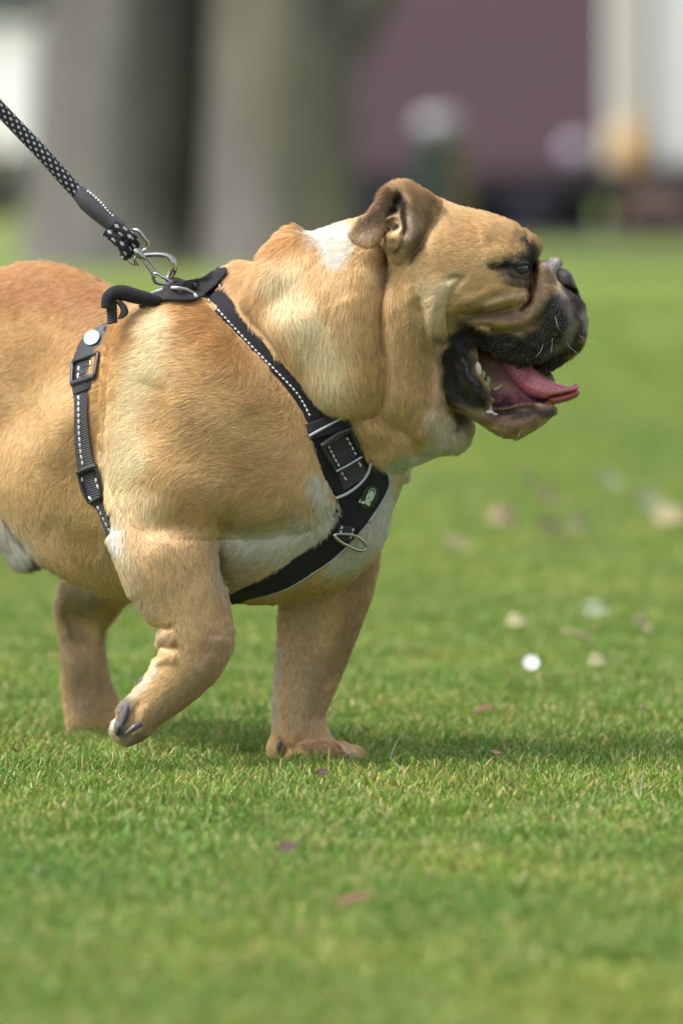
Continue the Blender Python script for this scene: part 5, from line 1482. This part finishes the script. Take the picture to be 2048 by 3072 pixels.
def tree(Xc, dist, rad, lean, label, seed, limbs=()):
    b = at(Xc, 800, dist); b.z = 0
    t = empty('tree', b, label, 'tree', 'old trees behind the dog')
    x, y = b.x, b.y
    tr = wtube([(x, y, -.05), (x + lean * .1, y, .35), (x + lean * .3, y, 1.2), (x + lean * .6, y + .1, 2.4), (x + lean, y + .1, 4.2)], [rad * 1.35, rad * 1.05, rad, rad * .92, rad * .7], M_bark, 'trunk', t, seed=seed)
    cs = []
    top = np.array((x + lean, y + .1, 4.1))
    rs = np.random.default_rng(seed + 50)
    for k in range(5):
        an = rs.random() * 6.28; e = top + np.array((math.cos(an) * 2, math.sin(an) * 2, rs.uniform(1.2, 2.6)))
        wtube([top - (0, 0, .5), (top + e) / 2 + (0, 0, .3), e], [rad * .45, rad * .3, rad * .12], M_bark, 'limb', t, seg=12, seed=seed + k)
        cs.append((*e, 1.5))
    cs.append((*(top + (0, 0, 2.8)), 1.8))
    crown(cs, 900, .12, M_leafg, 'crown', t, seed)
    for k, (pth, rr) in enumerate(limbs): wtube(pth, rr, M_bark, 'limb', t, seg=14, seed=seed + 20 + k)
    return t
def AT(X, V, d): return tuple(at(X, V, d))
tree(345, 32.5, .40, .05, 'massive grey trunk on the left, nearest the white tent', 3)
tree(850, 32.0, .36, .02, 'grey trunk in the middle, directly left of the maroon trailer', 9,
     [([AT(950, 300, 32), AT(1040, 120, 32), AT(1150, -80, 31.8), AT(1250, -300, 31.5)], [.16, .14, .12, .08])])
tree(615, 32.9, .36, -.04, 'narrower darker trunk set back in the gap between two massive trunks', 14)

# ================================================================== TRAILER, VAN, BIN, TENT
def box(name, lo, hi, mat, parent, bev=.0):
    x0, y0, z0 = lo; x1, y1, z1 = hi
    if bev <= 0:
        V_ = [(x0, y0, z0), (x1, y0, z0), (x1, y1, z0), (x0, y1, z0), (x0, y0, z1), (x1, y0, z1), (x1, y1, z1), (x0, y1, z1)]
        F_ = [(3, 2, 1, 0), (4, 5, 6, 7), (0, 1, 5, 4), (1, 2, 6, 5), (2, 3, 7, 6), (3, 0, 4, 7)]
        return mesh_obj(name, V_, F_, mat, parent, False)
    import bmesh
    bm = bmesh.new(); bmesh.ops.create_cube(bm, size=1)
    for v in bm.verts: v.co = Vector(((x0 + x1) / 2 + v.co.x * (x1 - x0), (y0 + y1) / 2 + v.co.y * (y1 - y0), (z0 + z1) / 2 + v.co.z * (z1 - z0)))
    bmesh.ops.bevel(bm, geom=bm.edges[:], offset=bev, segments=3, affect='EDGES', profile=.5)
    V_ = [tuple(v.co) for v in bm.verts]; F_ = [tuple(v.index for v in f.verts) for f in bm.faces]; bm.free()
    return mesh_obj(name, V_, F_, mat, parent, False)
def xz(X, V, d): p = at(X, V, d); return p.x, p.z
M_maroon = simple_mat('maroon_panel', (.115, .068, .088), rough=.5, noise=.08, nscale=1.5)
M_dark = simple_mat('dark_rubber', (.018, .018, .022), rough=.8, noise=.2, nscale=5)
M_steel = simple_mat('dark_steel', (.04, .042, .05), rough=.5, noise=.2, nscale=3)
M_pale = simple_mat('pale_body', (.62, .63, .60), rough=.45, noise=.06, nscale=1)
M_lilac = simple_mat('lilac_lens', (.44, .40, .47), rough=.3)
def wheel(x, y, z, r, w, parent):
    v, f = lathe([(r * .6, -w / 2), (r * .97, -w / 2), (r, -w / 3), (r, w / 3), (r * .97, w / 2), (r * .6, w / 2)], 32)
    v = np.stack([v[:, 0], v[:, 2], v[:, 1]], 1) + (x, y, z)
    wh = mesh_obj('wheel', v, f, M_dark, parent)
    v, f = lathe([(r * .1, -w * .3), (r * .55, -w * .25), (r * .6, -w * .45), (r * .3, -w * .52)], 24)
    v = np.stack([v[:, 0], v[:, 2], v[:, 1]], 1) + (x, y, z)
    mesh_obj('rim', v, f, M_steel, wh)
TD = 48.0; ty = TD - CAM_D
xa, _ = xz(880, 500, TD); xb, _ = xz(1806, 500, TD); zb = .5 - 8 * .00265
trailer = empty('trailer', ((xa + xb) / 2, ty, 0), 'tall maroon panelled trailer with dark underside at the edge of the lawn', 'trailer')
box('body', (xa, ty, zb), (xb, ty + 2.0, 2.75), M_maroon, trailer, .03)
npan = 7
for i in range(npan):
    a = xa + (xb - xa) * i / npan; box('panel', (a + .012, ty - .012, zb + .06), (a + (xb - xa) / npan - .012, ty - .002, 2.68), M_maroon, trailer)
box('corner_post', (xb - .05, ty - .03, zb - .05), (xb + .02, ty - .014, 2.75), M_steel, trailer)
box('chassis', (xa + .1, ty + .08, zb - .14), (xb - .02, ty + 1.9, zb - .003), M_steel, trailer)
for xx in (xa + .55, xa + 1.15, xb - .55): wheel(xx, ty + .2, .24, .24, .2, trailer)
box('skirt', (xa + .05, ty + .42, .0), (xb - .03, ty + .5, zb - .142), M_dark, trailer)
lx, lz = xz(1725, 452, TD - .1)
v, f = lathe([(.085, 0), (.10, -.012), (.10, -.03), (.08, -.045), (.02, -.05)], 28)
v = np.stack([v[:, 0], v[:, 2], v[:, 1]], 1) + (lx, ty - .02, lz)
lamp = mesh_obj('round_lamp', v, f, M_lilac, trailer); lamp['label'] = 'pale lilac round lamp low on the trailer side'
box('lamp_bracket', (lx - .02, ty - .018, zb - .1), (lx + .02, ty - .013, lz), M_steel, lamp)
# pale van
xc, _ = xz(1818, 500, 47.9); van_y = 47.9 - CAM_D
van = empty('van', (xc + 1.2, van_y, 0), 'pale grey box van standing right of the maroon trailer', 'van')
zv = .5 + 18 * .0027
box('body', (xc, van_y, zv), (xc + 3.4, van_y + 2.2, 2.7), M_pale, van, .05)
box('side_panel', (xc + .03, van_y - .012, zv + .06), (xc + .30, van_y - .002, 2.6), simple_mat('cream_panel', (.50, .48, .40), noise=.06), van)
box('panel_post', (xc + .31, van_y - .03, zv), (xc + .36, van_y - .003, 2.65), simple_mat('grey_post', (.2, .205, .2)), van)
box('side_panel', (xc + .38, van_y - .012, zv + .06), (xc + 1.7, van_y - .002, 2.6), M_pale, van)
box('chassis', (xc + .02, van_y + .06, zv - .3), (xc + 3.3, van_y + 2.1, zv - .003), M_dark, van)
for xx in (xc + .75, xc + 2.7): wheel(xx, van_y + .15, .3, .3, .22, van)
box('skirt', (xc + .02, van_y + .5, 0), (xc + 3.3, van_y + .56, zv - .303), M_dark, van)
box('step', (xc + .05, van_y - .35, zv - .1), (xc + 1.1, van_y - .02, zv - .04), M_dark, van)
for X, col, lab, w_ in ((1848, (.62, .52, .36), 'cream sack on the dark step of the pale van', .085), (1898, (.50, .27, .05), 'orange-brown sack on the dark step, right of the cream sack', .10)):
    sx_, _ = xz(X, 480, 47.6)
    v, f = lathe([(w_ * .8, 0), (w_, .08), (w_ * .95, .22), (w_ * .6, .33), (w_ * .22, .37), (w_ * .34, .43)], 20)
    o = mesh_obj('sack', v * (1, .7, 1) + (sx_, van_y - .2, zv - .038), f, simple_mat('sackcloth', col, rough=.9, noise=.2, nscale=12)); tag(o, lab, 'sack', 'sacks on the van step')
# brown shrub under the van
bx_ = at(1965, 640, 45); sh = empty('shrub', (bx_.x, bx_.y, 0), 'low brown dry shrub in front of the pale van wheels', 'shrub')
crown([(bx_.x, bx_.y, .28, .22), (bx_.x + .14, bx_.y, .2, .2), (bx_.x - .12, bx_.y, .18, .16)], 420, .03, simple_mat('dry_foliage', (.20, .14, .11), noise=.3, nscale=6), 'foliage', sh, 5)
wtube([(bx_.x, bx_.y, 0), (bx_.x + .02, bx_.y, .15), (bx_.x, bx_.y, .3)], [.03, .02, .01], M_bark, 'stem', sh, seg=8)
# litter bin
bxl, _ = xz(1232, 500, 44); bxr, _ = xz(1408, 500, 44); by_ = 44 - CAM_D
ztop = xz(1300, 400, 44)[1]
bin_ = empty('litter_bin', ((bxl + bxr) / 2, by_, 0), 'dark green litter bin with pale domed lid in front of the maroon trailer', 'litter bin')
m_ = bxl + (bxr - bxl) * .62
box('bin_body', (bxl, by_, 0), (m_, by_ + .4, ztop - .02), simple_mat('bin_green', (.022, .04, .028), rough=.5, noise=.15), bin_, .02)
box('side_panel', (m_ + .003, by_ + .02, 0), (bxr, by_ + .38, ztop - .02), simple_mat('bin_brown', (.085, .07, .025), rough=.7, noise=.2), bin_, .02)
v, f = lathe([(.15, -.01), (.17, .01), (.17, .06), (.145, .11), (.09, .14), (.03, .15)], 32)
mesh_obj('lid', v * (1, .85, 1) + ((bxl + bxr) / 2 - .01, by_ + .2, ztop + .012), f, simple_mat('bin_lid', (.24, .24, .255), rough=.4), bin_)
# tent at far left
xl, _ = xz(118, 300, 52); tyy = 52 - CAM_D
tent = empty('tent', (xl - .8, tyy, 0), 'white tent with side panel on pale posts at the far left edge', 'tent')
ztp = xz(0, 90, 52)[1]; zlo = xz(0, 455, 52)[1]
Vs = []; nn = 30
for s in (0, 1):
    for i in range(nn + 1):
        for z in (zlo, (zlo + ztp) / 2, ztp): Vs.append((xl - 2.4 + 2.4 * i / nn, tyy + .03 * math.sin(i * 1.3) + s * .01, z))
F_ = []
for i in range(nn):
    for j in range(2):
        a = i * 3 + j; F_.append((a, a + 3, a + 4, a + 1)); b_ = a + 3 * (nn + 1); F_.append((b_, b_ + 1, b_ + 4, b_ + 3))
mesh_obj('side_panel', Vs, F_, simple_mat('tent_canvas', (.86, .86, .84), rough=.8), tent)
box('roof', (xl - 2.45, tyy - .05, ztp), (xl + .03, tyy + 2.4, ztp + .05), simple_mat('tent_roof', (.78, .78, .78), rough=.8), tent)
for px_ in (xl - 2.35, xl - .06):
    for py_ in (tyy + .08, tyy + 2.3): box('post', (px_ - .03, py_, 0), (px_ + .03, py_ + .06, ztp - .003), simple_mat('pale_post', (.4, .34, .28)), tent)
pb, _ = xz(4, 520, 51.5)
box('counter_post', (pb - .05, tyy - .5, 0), (pb + .02, tyy - .42, .9), simple_mat('beige_post', (.42, .33, .27)), tent)
# low clump in front of the tent, beside the trunk
q = at(60, 560, 50); sh2 = empty('shrub', (q.x, q.y, 0), 'dark grey-green shrub below the white tent beside the left trunk', 'shrub')
crown([(q.x, q.y, .35, .3), (q.x + .25, q.y, .3, .3), (q.x - .2, q.y, .3, .25)], 700, .035, simple_mat('shrub_leaf', (.055, .06, .04), noise=.3, nscale=6), 'foliage', sh2, 8)
# far woodland
r = np.random.default_rng(77)
cs = [(x + r.uniform(-2, 2), 105 + r.uniform(-5, 8), z + r.uniform(-.6, .6), r.uniform(1.6, 2.8)) for x in np.arange(-46, 47, 3.2) for z in (.8, 3.2, 5.6, 7.6)]
wd = crown(cs, 340, .36, simple_mat('far_foliage', (.07, .10, .06), noise=.4, nscale=.25), 'woodland', None, 21)
tag(wd, 'mass of grey-green woodland closing the view behind everything', 'woodland', kind='stuff')
